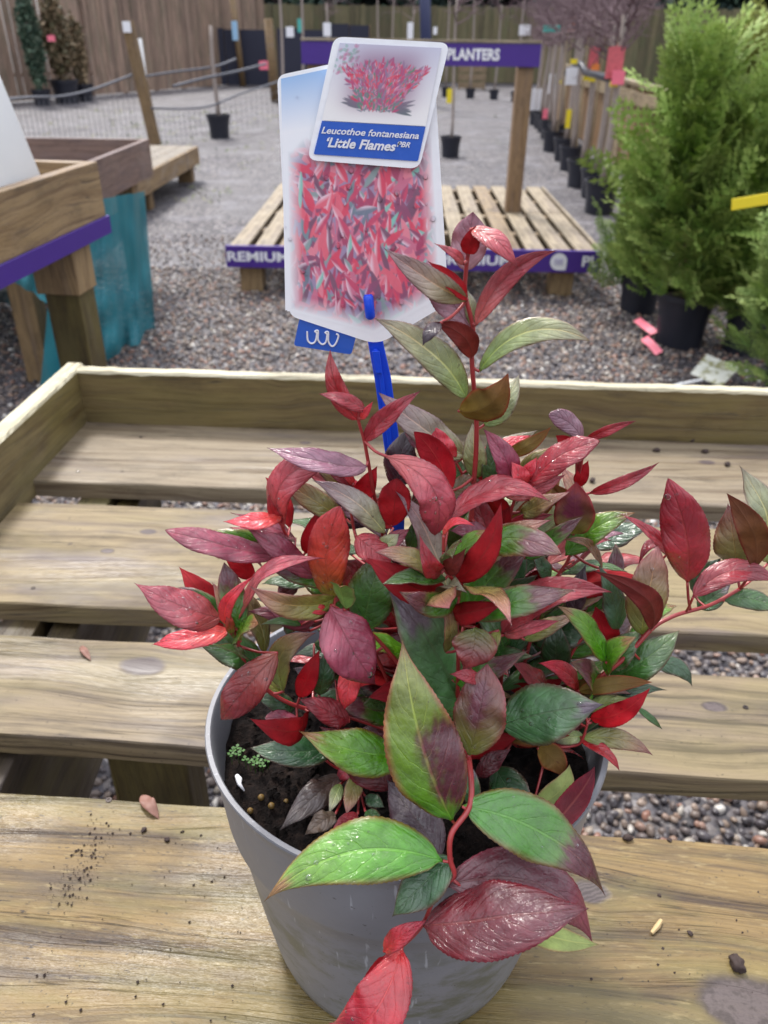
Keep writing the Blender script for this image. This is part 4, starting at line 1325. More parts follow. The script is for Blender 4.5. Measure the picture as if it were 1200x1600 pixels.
class Ras:
    def __init__(s, w_, h_):
        s.w, s.h = w_, h_
        s.a = np.ones((h_, w_, 3)) * 1.0
        s.yy, s.xx = np.mgrid[0:h_, 0:w_].astype(float)
    def leafshape(s, x, y, L, W, ang, col, al=1.0, hi=None):
        c, n = math.cos(ang), math.sin(ang)
        u = (s.xx - x) * c + (s.yy - y) * n
        v = -(s.xx - x) * n + (s.yy - y) * c
        t = np.clip(u / L, 0, 1)
        wv = W * np.sin(np.pi * t ** .8) ** .9
        m_ = np.clip((wv - np.abs(v)) + .5, 0, 1) * ((u > 0) & (u < L)) * al
        cc = np.array(col)[None, None, :] * np.ones_like(s.a)
        if hi is not None:
            hm = (np.clip(-v / np.maximum(wv, .1), 0, 1) * np.clip(np.sin(u / L * 3.1), 0, 1))[..., None]
            cc = cc * (1 - hm) + np.array(hi) * hm
        s.a = s.a * (1 - m_[..., None]) + cc * m_[..., None]
def print_mesh(name, ras, mapf, parent, keep=None):
    hh, ww = ras.a.shape[:2]
    ras.a = ras.a[:hh // 2 * 2, :ww // 2 * 2].reshape(hh // 2, 2, ww // 2, 2, 3).mean((1, 3))
    if keep is not None: keep = keep[::2, ::2]
    h_, w_ = ras.a.shape[:2]
    V = []
    for j in range(h_):
        for i in range(w_):
            V.append(mapf(i / (w_ - 1), j / (h_ - 1)))
    me = bpy.data.meshes.new(name)
    idx = np.arange(h_ * w_).reshape(h_, w_)
    q = np.stack([idx[:-1, :-1], idx[1:, :-1], idx[1:, 1:], idx[:-1, 1:]], -1).reshape(-1, 4)
    if keep is not None:
        kk = keep[:-1, :-1].ravel() > .5
        q = q[kk]
    me.from_pydata([tuple(v) for v in V], [], q.tolist())
    a = me.color_attributes.new('Col', 'FLOAT_COLOR', 'POINT')
    c = np.ones((h_ * w_, 4), 'f'); c[:, :3] = np.clip(ras.a, 0, 1).reshape(-1, 3)
    a.data.foreach_set('color', c.ravel())
    return link(name, me, M_PRINT, parent)
def LC(*c): return lin(c)[:3]
rnd = random.Random(2)
# big picture
W_, H_ = 340, 540
ra = Ras(W_, H_)
top_sky, wht = np.array(LC(160, 196, 238)), np.array(LC(246, 247, 250))
gy = ra.yy / H_
ra.a[:] = wht
skym = np.clip(1 - gy / .20, 0, 1)[..., None]
ra.a = ra.a * (1 - skym) + top_sky * skym
base = ra.a.copy()
ra.a[:] = np.array(LC(166, 146, 176))
cols = [(222, 50, 80), (200, 48, 86), (232, 84, 106), (166, 44, 84), (206, 96, 128), (132, 56, 92), (236, 120, 140), (108, 60, 88)]
for i in range(900):
    L = rnd.uniform(22, 62)
    c = rnd.choice(cols) if rnd.random() > .11 else rnd.choice([(120, 196, 180), (104, 128, 140), (128, 150, 150), (96, 110, 130)])
    a = -math.pi / 2 + rnd.gauss(0, .8)
    c = tuple(x * .82 + 235 * .18 for x in c)
    hi = LC(246, 222, 234) if rnd.random() < .3 else None
    ra.leafshape(rnd.uniform(-4, W_ + 2), H_ * .22 + (H_ * .80) * ((i / 900) * .75 + rnd.random() * .25), L, L * rnd.uniform(.09, .17), a, LC(*c), .95, hi)
# vignette of the printed picture fading to the white border
x0 = np.clip((ra.xx / W_ - .035) / .09, 0, 1); x1 = np.clip((.975 - ra.xx / W_) / .09, 0, 1)
y0 = np.clip((gy - .25 - .02 * np.sin(ra.xx * .09)) / .09, 0, 1)
# lower border follows the pointed foot
xl = ra.xx / W_
foot = np.where(xl < .55, .875 + (xl / .55) * .09, .965 - (xl - .55) / .45 * .125)
y1 = np.clip((foot - .035 - gy) / .06, 0, 1)
mk = (np.minimum(np.minimum(x0, x1), np.minimum(y0, y1)) ** .8)[..., None]
mk = mk * (1 - np.clip((.3 - gy) / .1, 0, 1)[..., None] * .3)
ra.a = base * (1 - mk) + ra.a * mk
def quadmap(tl, tr, br, bl, off):
    tl, tr, br, bl = map(lambda p: np.array(p, float), (tl, tr, br, bl))
    def f(u, v):
        p = (1 - u) * (1 - v) * tl + u * (1 - v) * tr + u * v * br + (1 - u) * v * bl
        return TP(p[0], p[1], off)
    return f
keep = ((gy < foot + .03) & (ra.xx > 0)).astype(float)
print_mesh('picture_print', ra, quadmap((439, 123), (672, 74), (697, 548), (447, 548), .00086), label, (gy < foot - .028).astype(float))
# sticker
stk_px = rounded([(522, 57), (703, 67), (655, 264), (480, 250)], [16, 16, 16, 16])
plate('sticker', stk_px, .0030, .0038, M_CARD, label)
W_, H_ = 280, 210
ra = Ras(W_, H_)
ra.a[:] = np.array(LC(238, 238, 242))
bgm = np.clip((ra.yy / H_ - .0) * 1.2, 0, 1)[..., None]
ra.a = np.array(LC(206, 206, 224)) * (1 - bgm) + np.array(LC(244, 242, 240)) * bgm
for i in range(60):
    ra.leafshape(W_ * rnd.uniform(.0, .2), H_ * rnd.uniform(.05, .4), 12, 4, rnd.uniform(-3, 0), LC(120, 180, 160) if i % 2 else LC(196, 110, 150), .5)
for i in range(90):
    a = rnd.uniform(-.45, math.pi + .45)
    ra.leafshape(W_ * .5 + math.cos(a) * W_ * .12, H_ * .8, W_ * rnd.uniform(.12, .26), 5, -a if a < 3.14 else a, LC(92, 120, 120), .9)
hz_ = np.exp(-(((ra.xx / W_ - .5) / .36) ** 4 + ((ra.yy / H_ - .45) / .40) ** 4))[..., None] * .85
ra.a = ra.a * (1 - hz_) + np.array(LC(150, 104, 138)) * hz_
for i in range(900):
    t = rnd.random()
    cx = W_ * (.5 + (rnd.random() - .5) * (.28 + .52 * t)); cy = H_ * (.86 - .62 * t * (1 - .35 * abs(cx / W_ - .5)))
    L = rnd.uniform(10, 26)
    c = rnd.choice([(206, 66, 96), (190, 80, 120), (220, 92, 112), (170, 90, 130), (150, 120, 150), (200, 130, 160)]) if rnd.random() < .55 + .4 * t else rnd.choice([(96, 140, 124), (120, 132, 140)])
    a = -math.pi / 2 + (cx / W_ - .5) * 2.2 + rnd.gauss(0, .5)
    ra.leafshape(cx, cy, L, L * .13, a, LC(*c), .95, LC(240, 220, 235) if rnd.random() < .2 else None)
print_mesh('sticker_picture', ra, quadmap((531, 67), (690, 75), (665, 197), (503, 188), .0044), label)
plate('sticker_band', rounded([(503, 189), (665, 198), (653, 252), (490, 241)], [1, 1, 3, 3]), .0038, .0043, M_CARDB, label)

def text_mesh(txt, bold=0.0, shear=0.0):
    cu = bpy.data.curves.new('lettering', 'FONT')
    cu.body = txt
    cu.size = 1.0
    cu.offset = bold
    cu.shear = shear
    cu.resolution_u = 3
    ob = bpy.data.objects.new('lettering', cu)
    COL.objects.link(ob)
    dg = bpy.context.evaluated_depsgraph_get(); dg.update()
    me = bpy.data.meshes.new_from_object(ob.evaluated_get(dg))
    bpy.data.objects.remove(ob); bpy.data.curves.remove(cu)
    co = np.zeros(len(me.vertices) * 3, 'f'); me.vertices.foreach_get('co', co)
    return me, co.reshape(-1, 3)
def place_text(name, txt, mapf, mat, parent, bold=0.02, shear=0.0):
    """mapf maps unit text box (s 0..1 along, t = height / cap height) to a 3D point"""
    me, co = text_mesh(txt, bold, shear)
    x0, x1 = co[:, 0].min(), co[:, 0].max()
    new = np.array([mapf((c[0] - x0) / (x1 - x0), c[1] / .69) for c in co], 'f')
    me.vertices.foreach_set('co', new.ravel())
    me.update(); me.materials.clear()
    return link(name, me, mat, parent)
def px_text(p0, p1, hpx, off):
    p0, p1 = np.array(p0, float), np.array(p1, float)
    d = (p1 - p0) / np.linalg.norm(p1 - p0); nrm = np.array([d[1], -d[0]]) + np.array([.20, 0])
    def f(s_, t_):
        q = p0 + (p1 - p0) * s_ + nrm * t_ * hpx
        return TP(q[0], q[1], off)
    return f
place_text('lettering', 'Leucothoe fontanesiana', px_text((502, 208), (654, 217), 10, .0047), M_WHITE, label, .022, .1)
place_text('lettering', "\u2018Little Flames\u2019", px_text((508, 229), (622, 236), 14, .0047), M_WHITE, label, .03, .1)
place_text('lettering', 'PBR', px_text((620, 229), (640, 230.5), 8, .0047), M_WHITE, label, .02, .2)
# folded blue tab with the looped emblem
plate('tab', rounded([(468, 497), (556, 527), (549, 554), (459, 540)], [3, 3, 5, 5]), -.0012, -.0004, M_CARDB, label)
mb = MB()
path = [(480, 517), (481, 531), (487, 536), (493, 532), (495, 520), (492, 517), (497, 516), (497, 530), (503, 537), (509, 534), (511, 522), (508, 519), (513, 518), (513, 532), (518, 540), (524, 537), (529, 524), (525, 521)]
mb.tube(smooth_path([TP(x, y + .8, -.0001) for x, y in path], 3), .0005, 6)
mb.build('emblem', M_WHITE, label)
# stake: channel profile with a clip
def strip(name, pts, wpx, off0, off1, mat):
    V = []
    for (x, y, wd) in pts:
        V += [TP(x - wd / 2, y, off0), TP(x + wd / 2, y, off0), TP(x + wd / 2, y, off1), TP(x - wd / 2, y, off1)]
    n = len(pts)
    Fc = [(i * 4 + k, i * 4 + (k + 1) % 4, (i + 1) * 4 + (k + 1) % 4, (i + 1) * 4 + k) for i in range(n - 1) for k in range(4)]
    Fc += [(3, 2, 1, 0), tuple(range(n * 4 - 4, n * 4))]
    mb = MB(); mb.add(V, Fc)
    return bevel(mb.build(name, mat, label), .0006)
strip('stake', [(578, 470, 14), (587, 536, 24), (598, 590, 26), (613, 700, 25), (622, 760, 24)], 0, -.006, -.0035, M_STAKE)
sp = TP(622, 760, -.005)
mb = MB(); mb.box(-.0042, .0042, -.0015, .0015, SOILZ - .01 - sp[2], 0)
mb.build('stake', M_STAKE, label, loc=sp)
strip('stake_rib', [(586, 545, 7), (596, 590, 7), (610, 700, 7)], 0, -.0035, -.002, M_STAKE)
strip('stake_clip', [(587, 548, 12), (590, 572, 12), (592, 584, 10)], 0, -.002, .0004, M_STAKE)
mb = MB(); mb.tube(smooth_path([TP(575, 460, .0035), TP(577, 480, .0048), TP(579, 497, .0035)], 4), [.0019] + [.0026] * 7 + [.0019], 10)
mb.build('stake_clip', M_STAKE, label, smooth=True)
# rain beads on the label
mb = MB()
rnd = random.Random(8)
for i in range(70):
    px, py = rnd.uniform(445, 690), rnd.uniform(125, 500)
    if py > 490 - abs(px - 590) * .2 or (490 < px and py < 265): continue
    c = TP(px, py, .0012); r = rnd.choice([.0005, .0007, .0009, .0013])
    mb.lathe([(r, 0), (r * .85, r * .3), (r * .5, r * .5), (.0001, r * .58)], 12, (0, 0, 0), warp=lambda p: (c[0] + p[0], c[1] - p[2], c[2] + p[1] * 1.1))
tag(mb.build('water_drops', M_DROP, label, smooth=True), kind='stuff')

# ---------------------------------------------------------------- litter on the bench
def bench_pt(px, py, dz=0): return PZ(px, py, BZ + dz)
M_CLOD = plain('clod', (52, 38, 34), 0.8, 1, .3, 200)
M_DLEAF = plain('dry_leaf', (140, 98, 84), 0.6, .75, .25, 90)
M_CHIP = plain('pale_wood_chip', (188, 162, 118), 0.7)
M_STONE = plain('pale_stone', (172, 160, 122), 0.7, 1, .3, 80)
def blob(name, px, py, sx, sy, sz, mat, lab, cat, seed, rz=0.0, group=None):
    bm = bmesh.new(); bmesh.ops.create_icosphere(bm, subdivisions=3, radius=1)
    for v in bm.verts:
        k = 1 + .42 * mn.noise(v.co * 1.6 + Vector((seed * 5, 0, 0))) + .16 * mn.noise(v.co * 4.5 + Vector((seed, 0, 9)))
        v.co = v.co * k
        v.co = Vector((v.co.x * sx, v.co.y * sy, v.co.z * sz))
    lo = min(v.co.z for v in bm.verts)
    me = bpy.data.meshes.new(name); bm.to_mesh(me); bm.free()
    me.polygons.foreach_set('use_smooth', [True] * len(me.polygons))
    q = bench_pt(px, py)
    o = link(name, me, mat, None, (q[0], q[1], BZ - lo - .0004), (0, 0, rz))
    return tag(o, lab, cat, group)
blob('stone', 223, 652, .0095, .0062, .005, M_STONE, 'small pale stone lying on the back slat near the left corner', 'stone', 1, -.3)
blob('bark_chip', 1150, 1510, .0042, .0062, .004, M_CLOD, 'dark purple brown bark chip on the near slat at the right edge', 'bark chip', 2, .2)
g = 'dark droppings on the back slat'
for i, (px, py, lab) in enumerate([(1025, 706, 'black seed like pellet on the back slat, nearest the shrub of the row'), (1101, 708, 'black pellet on the back slat below the brown one'), (1082, 690, 'brown pellet against the back rim board'), (1136, 728, 'brown pellet furthest right on the back slat'), (925, 753, 'dark pellet at the front of the back slat beside a red leaf')]):
    blob('pellet', px, py, .0055, .0036, .0032, M_CLOD, lab, 'pellet', 10 + i, .3 * i, g)
g = 'soil clods spilled on the near slat'
for i, (px, py, s, lab) in enumerate([(980, 1312, .0036, 'largest soil clod at the back edge of the near slat'), (1046, 1314, .002, 'small soil clod right of the largest one'), (1078, 1460, .0022, 'soil clod between the wood chip and the bark chip'), (261, 1313, .0022, 'dark clod below the pale brown leaf left of the pot'), (225, 1298, .0022, 'dark twiggy clod just under the pale brown leaf'), (1030, 1400, .0015, 'tiny clod on the near slat right of the pot')]):
    blob('soil_clod', px, py, s, s * .8, s * .6, M_CLOD, lab, 'soil clod', 20 + i, i, g)
def dry_leaf(px0, py0, px1, py1, wd, lab, seed):
    a, b = bench_pt(px0, py0, .002), bench_pt(px1, py1, .002)
    o = leaf(a, b, wd, 'tan', seed=seed, bend=.10, fold=20, wavy=2, name='fallen_leaf', n=20, m=8)
    o.data.materials.clear(); o.data.materials.append(M_DLEAF)
    tag(o, lab, 'fallen leaf')
dry_leaf(221, 1243, 248, 1278, .0055, 'pale brown fallen leaf on the back edge of the near slat', 901)
dry_leaf(126, 1010, 142, 1032, .0036, 'small orange brown bud scale beside the grey knot', 902)
a, b = bench_pt(1018, 1458, .002), bench_pt(1033, 1438, .002)
mb = MB(); mb.tube([a, (a + b) / 2 + (.0006, 0, .0006), b], [.0012, .0019, .0014], 6)
tag(mb.build('wood_chip', M_CHIP), 'pale splinter of wood on the near slat right of the pot', 'wood chip')
mb = MB()
rnd = random.Random(21)
for i in range(330):
    c = rnd.random() ** 1.5
    if c < .45:
        t = rnd.random(); px, py = 165 - 70 * t + rnd.gauss(0, 16), 1290 + 120 * t + rnd.gauss(0, 14)
    elif c < .6:
        px, py = rnd.uniform(200, 380), rnd.uniform(1290, 1420)
    elif c < .8:
        px, py = rnd.uniform(0, 400), rnd.uniform(1420, 1600)
    else:
        px, py = rnd.uniform(900, 1190), rnd.uniform(1325, 1560)
    q = bench_pt(px, py, .0004)
    crumb(mb, q[0], q[1], q[2], rnd.choice([.0003, .0004, .0005, .0006, .0011]), rnd)
tag(mb.build('soil_crumbs', M_CLOD), 'spilled crumbs of dark potting soil scattered on the near slat', 'soil', kind='stuff')
# rain water beads on the back slat
mb = MB()
for (px, py, r) in ((98, 709, .0042), (203, 663, .003), (122, 737, .0035)):
    q = bench_pt(px, py, .0003)
    mb.lathe([(r, 0), (r * .9, r * .15), (r * .6, r * .3), (.0001, r * .36)], 14, q)
tag(mb.build('water_drops', M_DROP, smooth=True), 'beads of rain water on the back slat at the left corner', 'water', kind='stuff')

# ================================================================ background yard
def V3(p): return Vector((float(p[0]), float(p[1]), float(p[2])))
# ---- purple edged display stand: slatted base, post and header board
def board_between(name, mat, parent, pA, pB, z0, z1, th, bev=.002):
    """upright board from pA to pB (xy), z0..z1"""
    a, b = Vector((pA[0], pA[1], (z0 + z1) / 2)), Vector((pB[0], pB[1], (z0 + z1) / 2))
    return beam(name, mat, parent, a, b, th, z1 - z0, bev=bev)
DZ = 0.27
fa, fb = PZ(354, 383, DZ), PZ(936, 392, DZ)
ux = (fb - fa) / np.linalg.norm(fb - fa); uy = np.array([-ux[1], ux[0], 0])
WD = np.linalg.norm(fb - fa)
ba = PZ(800, 291, DZ)
DP = float(np.dot(ba - fa, uy))
stand = thing('display_stand', 'low slatted display stand with purple lettered fascia and purple header board on a post', 'display stand')
def SP(s, t, z): 
    p = fa + ux * s + uy * t
    return np.array([p[0], p[1], z])
nsl = 15
pitch = WD / nsl
half = [(0.0, DP * .5 - .008), (DP * .5 + .008, DP)]
for (t0, t1) in half:
    for i in range(nsl):
        s = pitch * (i + .5)
        tw = rnd.uniform(-.004, .004)
        beam('slat', M_PALLET2 if (i == nsl - 4 or i == 2) else M_PALLET, stand, SP(s + tw, t0, DZ - .011 + rnd.uniform(-.002, .002)), SP(s - tw, t1, DZ - .011), pitch * .72, .022)
for t in (.06, DP * .25, DP * .5, DP * .75, DP - .06):
    beam('bearer', M_PALLET2, stand, SP(0.01, t, DZ - .07), SP(WD - .01, t, DZ - .07), .09, .09)
for s, t in ((.12, .10), (WD - .18, .10), (WD * .5, .10), (.12, DP - .1), (WD - .18, DP - .1)):
    beam('foot', M_TRAY, stand, SP(s, t, 0), SP(s, t, DZ - .116), .13, .13, up=(0, 1, 0))
fz0, fz1 = DZ - .118, DZ + .003
o = board_between('fascia_board', M_PURPLE, stand, SP(-.005, -.014, 0), SP(WD + .005, -.014, 0), fz0, fz1, .022)
o = board_between('side_board', M_PALLET, stand, SP(WD + .014, 0, 0), SP(WD + .014, DP, 0), fz0, fz1, .02)
def fascia_pt(s, z, off=.0262): 
    p = SP(s, -off, z); return p
def fascia_text(txt, s0, s1, z0, ht):
    place_text('lettering', txt, lambda a, b: fascia_pt(s0 + (s1 - s0) * a, z0 + b * ht), M_WHITE, stand, .03)
fascia_text('REMIUM', .004, .355, fz0 + .038, .05)
fascia_text('PLANTERS', .40, .86, fz0 + .038, .05)
fascia_text('PREMIUM', 1.20, 1.62, fz0 + .038, .05)
# round white badge with squared lower right corner, then the clipped next word
sb = float(np.dot(PZ(886, 408, DZ) - fa, ux)) + .0
mb = MB()
n = 24
P_ = []
rb_ = .047
for k in range(n):
    a = 2 * math.pi * k / n
    x, z = math.cos(a) * rb_, math.sin(a) * rb_
    if -1.57 < (a - 2 * math.pi if a > math.pi else a) < 0 and k > n * .75: x, z = max(x, rb_ * .96), min(z, -rb_ * .96) if abs(z) > rb_ * .3 else z
    P_.append(fascia_pt(sb + x, (fz0 + fz1) / 2 + z, .0262))
mb.add(P_, [tuple(range(n))])
mb.build('badge', M_WHITE, stand)
M_BADGE = plain('badge_lettering', (140, 128, 180), .5)
place_text('badge_lettering', 'nutts', lambda a, b: fascia_pt(sb - .028 + .056 * a, (fz0 + fz1) / 2 - .008 + b * .016, .028), M_BADGE, stand, .02) if False else None
for k in range(3):
    mb = MB()
    p0 = fascia_pt(sb - .026, (fz0 + fz1) / 2 + .012 - k * .012, .0275); p1 = fascia_pt(sb + .026, (fz0 + fz1) / 2 + .012 - k * .012, .0275)
    mb.tube([p0, p1], .0022, 4)
    mb.build('badge_line', M_BADGE, stand)
sp0 = float(np.dot(PZ(912, 408, DZ) - fa, ux))
fascia_text('PL', WD - .092, WD - .002, fz0 + .038, .055)
# post and header
pb = PZ(800, 330, DZ)
pt_s, pt_t = float(np.dot(pb - fa, ux)), float(np.dot(pb - fa, uy))
def top_z(px, py, p):   # height above point p (xy) seen at row py
    r = ray(px, py); k = p[1] / r[1]; return CH + r[2] * k
hz1 = top_z(805, 68, pb); hz0 = top_z(805, 104, pb)
beam('post', M_SIGNPOST, stand, SP(pt_s, pt_t, DZ), SP(pt_s, pt_t, hz1 - .01), .10, .10, up=(0, 1, 0))
hl = PY(470, 85, pb[1] - .08); hr = PY(845, 85, pb[1] - .08)
s0 = float(np.dot(hl - fa, ux)); s1 = float(np.dot(hr - fa, ux))
beam('post', M_SIGNPOST, stand, SP(s0 + (s1 - pt_s), pt_t, DZ), SP(s0 + (s1 - pt_s), pt_t, hz1 - .01), .10, .10, up=(0, 1, 0))
board_between('header_board', M_PURPLE, stand, SP(s0, pt_t - .065, 0), SP(s1, pt_t - .065, 0), hz0, hz1, .022)
beam('header_cap', M_PALLET, stand, SP(s0, pt_t - .066, hz1 + .0105), SP(s1, pt_t - .066, hz1 + .0105), .035, .014)
def at_s(px): return float(np.dot(PY(px, 85, pb[1] - .08) - fa, ux))
place_text('lettering', 'PLANTERS', lambda a, b: SP(at_s(699) + (at_s(781) - at_s(699)) * a, pt_t - .079, hz0 + (hz1 - hz0) * .29 + b * (hz1 - hz0) * .46), M_WHITE, stand, .035)
place_text('lettering', 'PREMIUM', lambda a, b: SP(at_s(608) + (at_s(688) - at_s(608)) * a, pt_t - .079, hz0 + (hz1 - hz0) * .29 + b * (hz1 - hz0) * .46), M_WHITE, stand, .035)

# ---- left display table in front, raised board tray
TZ = 1.07
A = PZ(152, 252, TZ)
B1 = PZ(-10, 303, TZ); Bd = (B1 - A) / np.linalg.norm(B1 - A)
Cd = PZ(28, 243, TZ) - A; Cd[2] = 0; Cd = Cd / np.linalg.norm(Cd)
# keep the tray square
Cd = np.array([Bd[1], -Bd[0], 0]) if np.dot(np.array([Bd[1], -Bd[0], 0]), Cd) > 0 else np.array([-Bd[1], Bd[0], 0])
pA = A.copy()
bh = TZ - top_z(160, 337, A)
tA = thing('display_table', 'timber display table with deep edge board and purple strip at the left edge', 'display table')
LB = 2.2
def TT(s, t, z): 
    p = pA + Bd * s + Cd * t
    return np.array([p[0], p[1], z])
board_between('edge_board', M_TRAY, tA, TT(0, .0125, 0), TT(LB, .0125, 0), TZ - bh, TZ, .025)
board_between('edge_board', M_TRAY, tA, TT(.0125, .026, 0), TT(.0125, 1.0, 0), TZ - bh, TZ, .025)
board_between('edge_board', M_TRAY, tA, TT(0, 1.0125, 0), TT(LB, 1.0125, 0), TZ - bh, TZ, .025)
for i in range(int(LB / .11)):
    s = .085 + i * .115
    beam('slat', M_DECK, tA, TT(s, .03, TZ - .055), TT(s, .995, TZ - .055), .10, .02)
beam('price_strip', M_PURPLE, tA, TT(-.004, -.003, TZ - bh - .017), TT(LB, -.003, TZ - bh - .017), .006, .036, bev=.001)
def legpx(px, py, wpx, mat, name='leg', z1=TZ - bh, par=tA, t=.06, z0=0):
    q = pA + Cd * t
    # find s such that the leg centre projects to px at row py
    best = min((abs(proj((TT(s, t, .8)))[0] - px), s) for s in np.linspace(-.1, 1.2, 200))[1]
    p = TT(best, t, 0)
    dep = p[1] * math.cos(TH) + (CH - .8) * math.sin(TH)
    wd = wpx * dep / F
    beam(name, mat, par, (p[0], p[1], z0), (p[0], p[1], z1 - .001), wd, wd, up=tuple(Cd))
    return p, wd
pl, wl = legpx(112, 480, 54, M_LEG, z1=TZ - bh - .13, t=.06)
mb = MB()
beam('leg_block', M_TRAY, tA, (pl[0], pl[1] - .01, TZ - bh - .13), (pl[0], pl[1] - .01, TZ - bh - .002), wl * 1.12, wl * 1.25, up=tuple(Cd))
legpx(52, 520, 46, M_POST, t=.60)
for s in (1.4, 2.1):
    for t in (.06, .95):
        p = TT(s, t, 0)
        beam('leg', M_LEG, tA, (p[0], p[1], 0), (p[0], p[1], TZ - bh - .001), .1, .1, up=tuple(Cd))
# white planter standing in the tray
wp = TT(.42, .52, 0)
top = top_z(20, 110, wp)
pz = TZ - .044
q0_, q1_ = PY(66, 262, wp[1]), PY(40, 112, wp[1])
def planter():
    mb = MB()
    r1 = abs(q0_[0] - wp[0]); r0 = max(.05, abs(q1_[0] - wp[0]))
    r1 = .17; r0 = .13
    cy_ = wp[1] + .08
    c = np.array([PY(68, 245, cy_ + r1)[0] - r1, cy_])
    def sq(r, z, k=4):
        out = []
        rr = r * .18
        for (sx, sy) in ((1, 1), (-1, 1), (-1, -1), (1, -1)):
            cx, cy = sx * (r - rr), sy * (r - rr)
            a0 = math.atan2(sy, sx) - math.pi / 4
            for j in range(k + 1):
                a = a0 + math.pi / 2 * j / k
                out.append((c[0] + cx + rr * math.cos(a), c[1] + cy + rr * math.sin(a), z))
        return out
    rings = [sq(r1, pz), sq(r1 + .002, pz + .01), sq(r0 + .012, top - .03), sq(r0 + .008, top - .008), sq(r0, top), sq(r0 - .03, top + .001)]
    n = len(rings[0])
    V = [p for r in rings for p in r]
    Fc = [(i * n + k, i * n + (k + 1) % n, (i + 1) * n + (k + 1) % n, (i + 1) * n + k) for i in range(len(rings) - 1) for k in range(n)]
    Fc.append(tuple(range(len(V) - n, len(V)))); Fc.append(tuple(range(n - 1, -1, -1)))
    mb.add(V, Fc)
    o = mb.build('planter', M_WHITEP, smooth=True)
    md = o.modifiers.new('es', 'EDGE_SPLIT'); md.split_angle = R(40)
    tag(o, 'large white tapered planter standing upside down in the left display tray', 'planter')
planter()

# ---- second tray further back with brown board
TZ2 = .78
A2 = PZ(233, 217, TZ2)
# same direction as first, height from the photo
bh2 = .19
t2 = thing('display_table', 'brown boarded display tray behind the first table, teal netting hung beneath', 'display table')
E2 = PZ(150, 250, TZ2); d2_ = (E2 - A2) / np.linalg.norm(E2 - A2)
n2_ = np.array([d2_[1], -d2_[0], 0]);  n2_ = n2_ if n2_[0] < 0 else -n2_
def T2(s, t, z):
    p = A2 + d2_ * s + n2_ * t; return np.array([p[0], p[1], z])
board_between('edge_board', M_TRAY2, t2, T2(0, .015, 0), T2(1.9, .015, 0), TZ2 - bh2, TZ2, .03)
board_between('edge_board', M_TRAY2, t2, T2(.015, .032, 0), T2(.015, 1.25, 0), TZ2 - bh2, TZ2, .03)
board_between('edge_board', M_TRAY2, t2, T2(1.9, .0, 0), T2(1.9, 1.25, 0), TZ2 - bh2, TZ2, .03)
for i in range(15):
    beam('slat', M_DECK, t2, T2(.09 + i * .122, .034, TZ2 - bh2 + .03), T2(.09 + i * .122, 1.25, TZ2 - bh2 + .03), .105, .022)
for s, t in ((.25, .09), (1.7, .09), (.25, 1.1), (1.7, 1.1)):
    p = T2(s, t, 0)
    beam('leg', M_POST, t2, (p[0], p[1], 0), (p[0], p[1], TZ2 - bh2 - .001), .1, .1, up=tuple(n2_))

# ---- teal netting draped under the tables
def drape(name, pts_top, pts_bot, mat, lab, nu=60, nv=24, amp=.02, seed=0):
    """cloth between two polylines of 3D points"""
    def samp(P, t):
        P = [np.asarray(p, float) for p in P]; x = t * (len(P) - 1); i = min(int(x), len(P) - 2); f = x - i
        return P[i] * (1 - f) + P[i + 1] * f
    V = []
    for j in range(nv + 1):
        v = j / nv
        for i in range(nu + 1):
            u = i / nu
            p = samp(pts_top, u) * (1 - v) + samp(pts_bot, u) * v
            k = amp * (.4 + v) * (math.sin(u * 23 + seed + 2 * v) * .6 + math.sin(u * 51 + v * 3 + seed * 2) * .3 + mn.noise(Vector((u * 6, v * 5, seed))) * 1.2)
            V.append((p[0] + k * .3, p[1] - k, p[2] + .004))
    Fc = [(j * (nu + 1) + i, j * (nu + 1) + i + 1, (j + 1) * (nu + 1) + i + 1, (j + 1) * (nu + 1) + i) for j in range(nv) for i in range(nu)]
    mb = MB(); mb.add(V, Fc)
    o = mb.build(name, mat, smooth=True)
    return tag(o, lab, 'netting', 'teal netting under the left tables')
zt = TZ2 - bh2
nr_ = T2(.02, -.03, zt)
g1, g2 = PZ(243, 515, .01), PZ(180, 556, .01)
g3 = PZ(60, 640, .01)
nt1 = [PY(90, 330, g2[1] - .2), PY(160, 312, g2[1] - .05), PY(226, 300, g1[1])]
nb1 = [g3, g2, g1]
drape('netting', nt1, nb1, M_NET, 'teal shade netting hanging to the gravel beside the front leg of the left table', seed=1, amp=.035)
lw = PZ(-60, 600, 0)
drape('netting', [PY(-60, 390, 2.9), PY(30, 370, 2.9), PY(100, 350, 2.9)], [PY(-60, 400, 2.9), PY(20, 440, 2.9), PY(100, 492, 2.9)], M_NET, 'gathered teal netting slung across behind the left table legs', seed=5, nu=40, nv=12)
drape('netting', [PY(-60, 400, 3.4), PY(100, 400, 3.4)], [PZ(-60, 478, .02), PZ(110, 478, .02)], M_NET, 'far panel of teal netting at the left picture edge', seed=7, nu=30, nv=14, amp=.05)

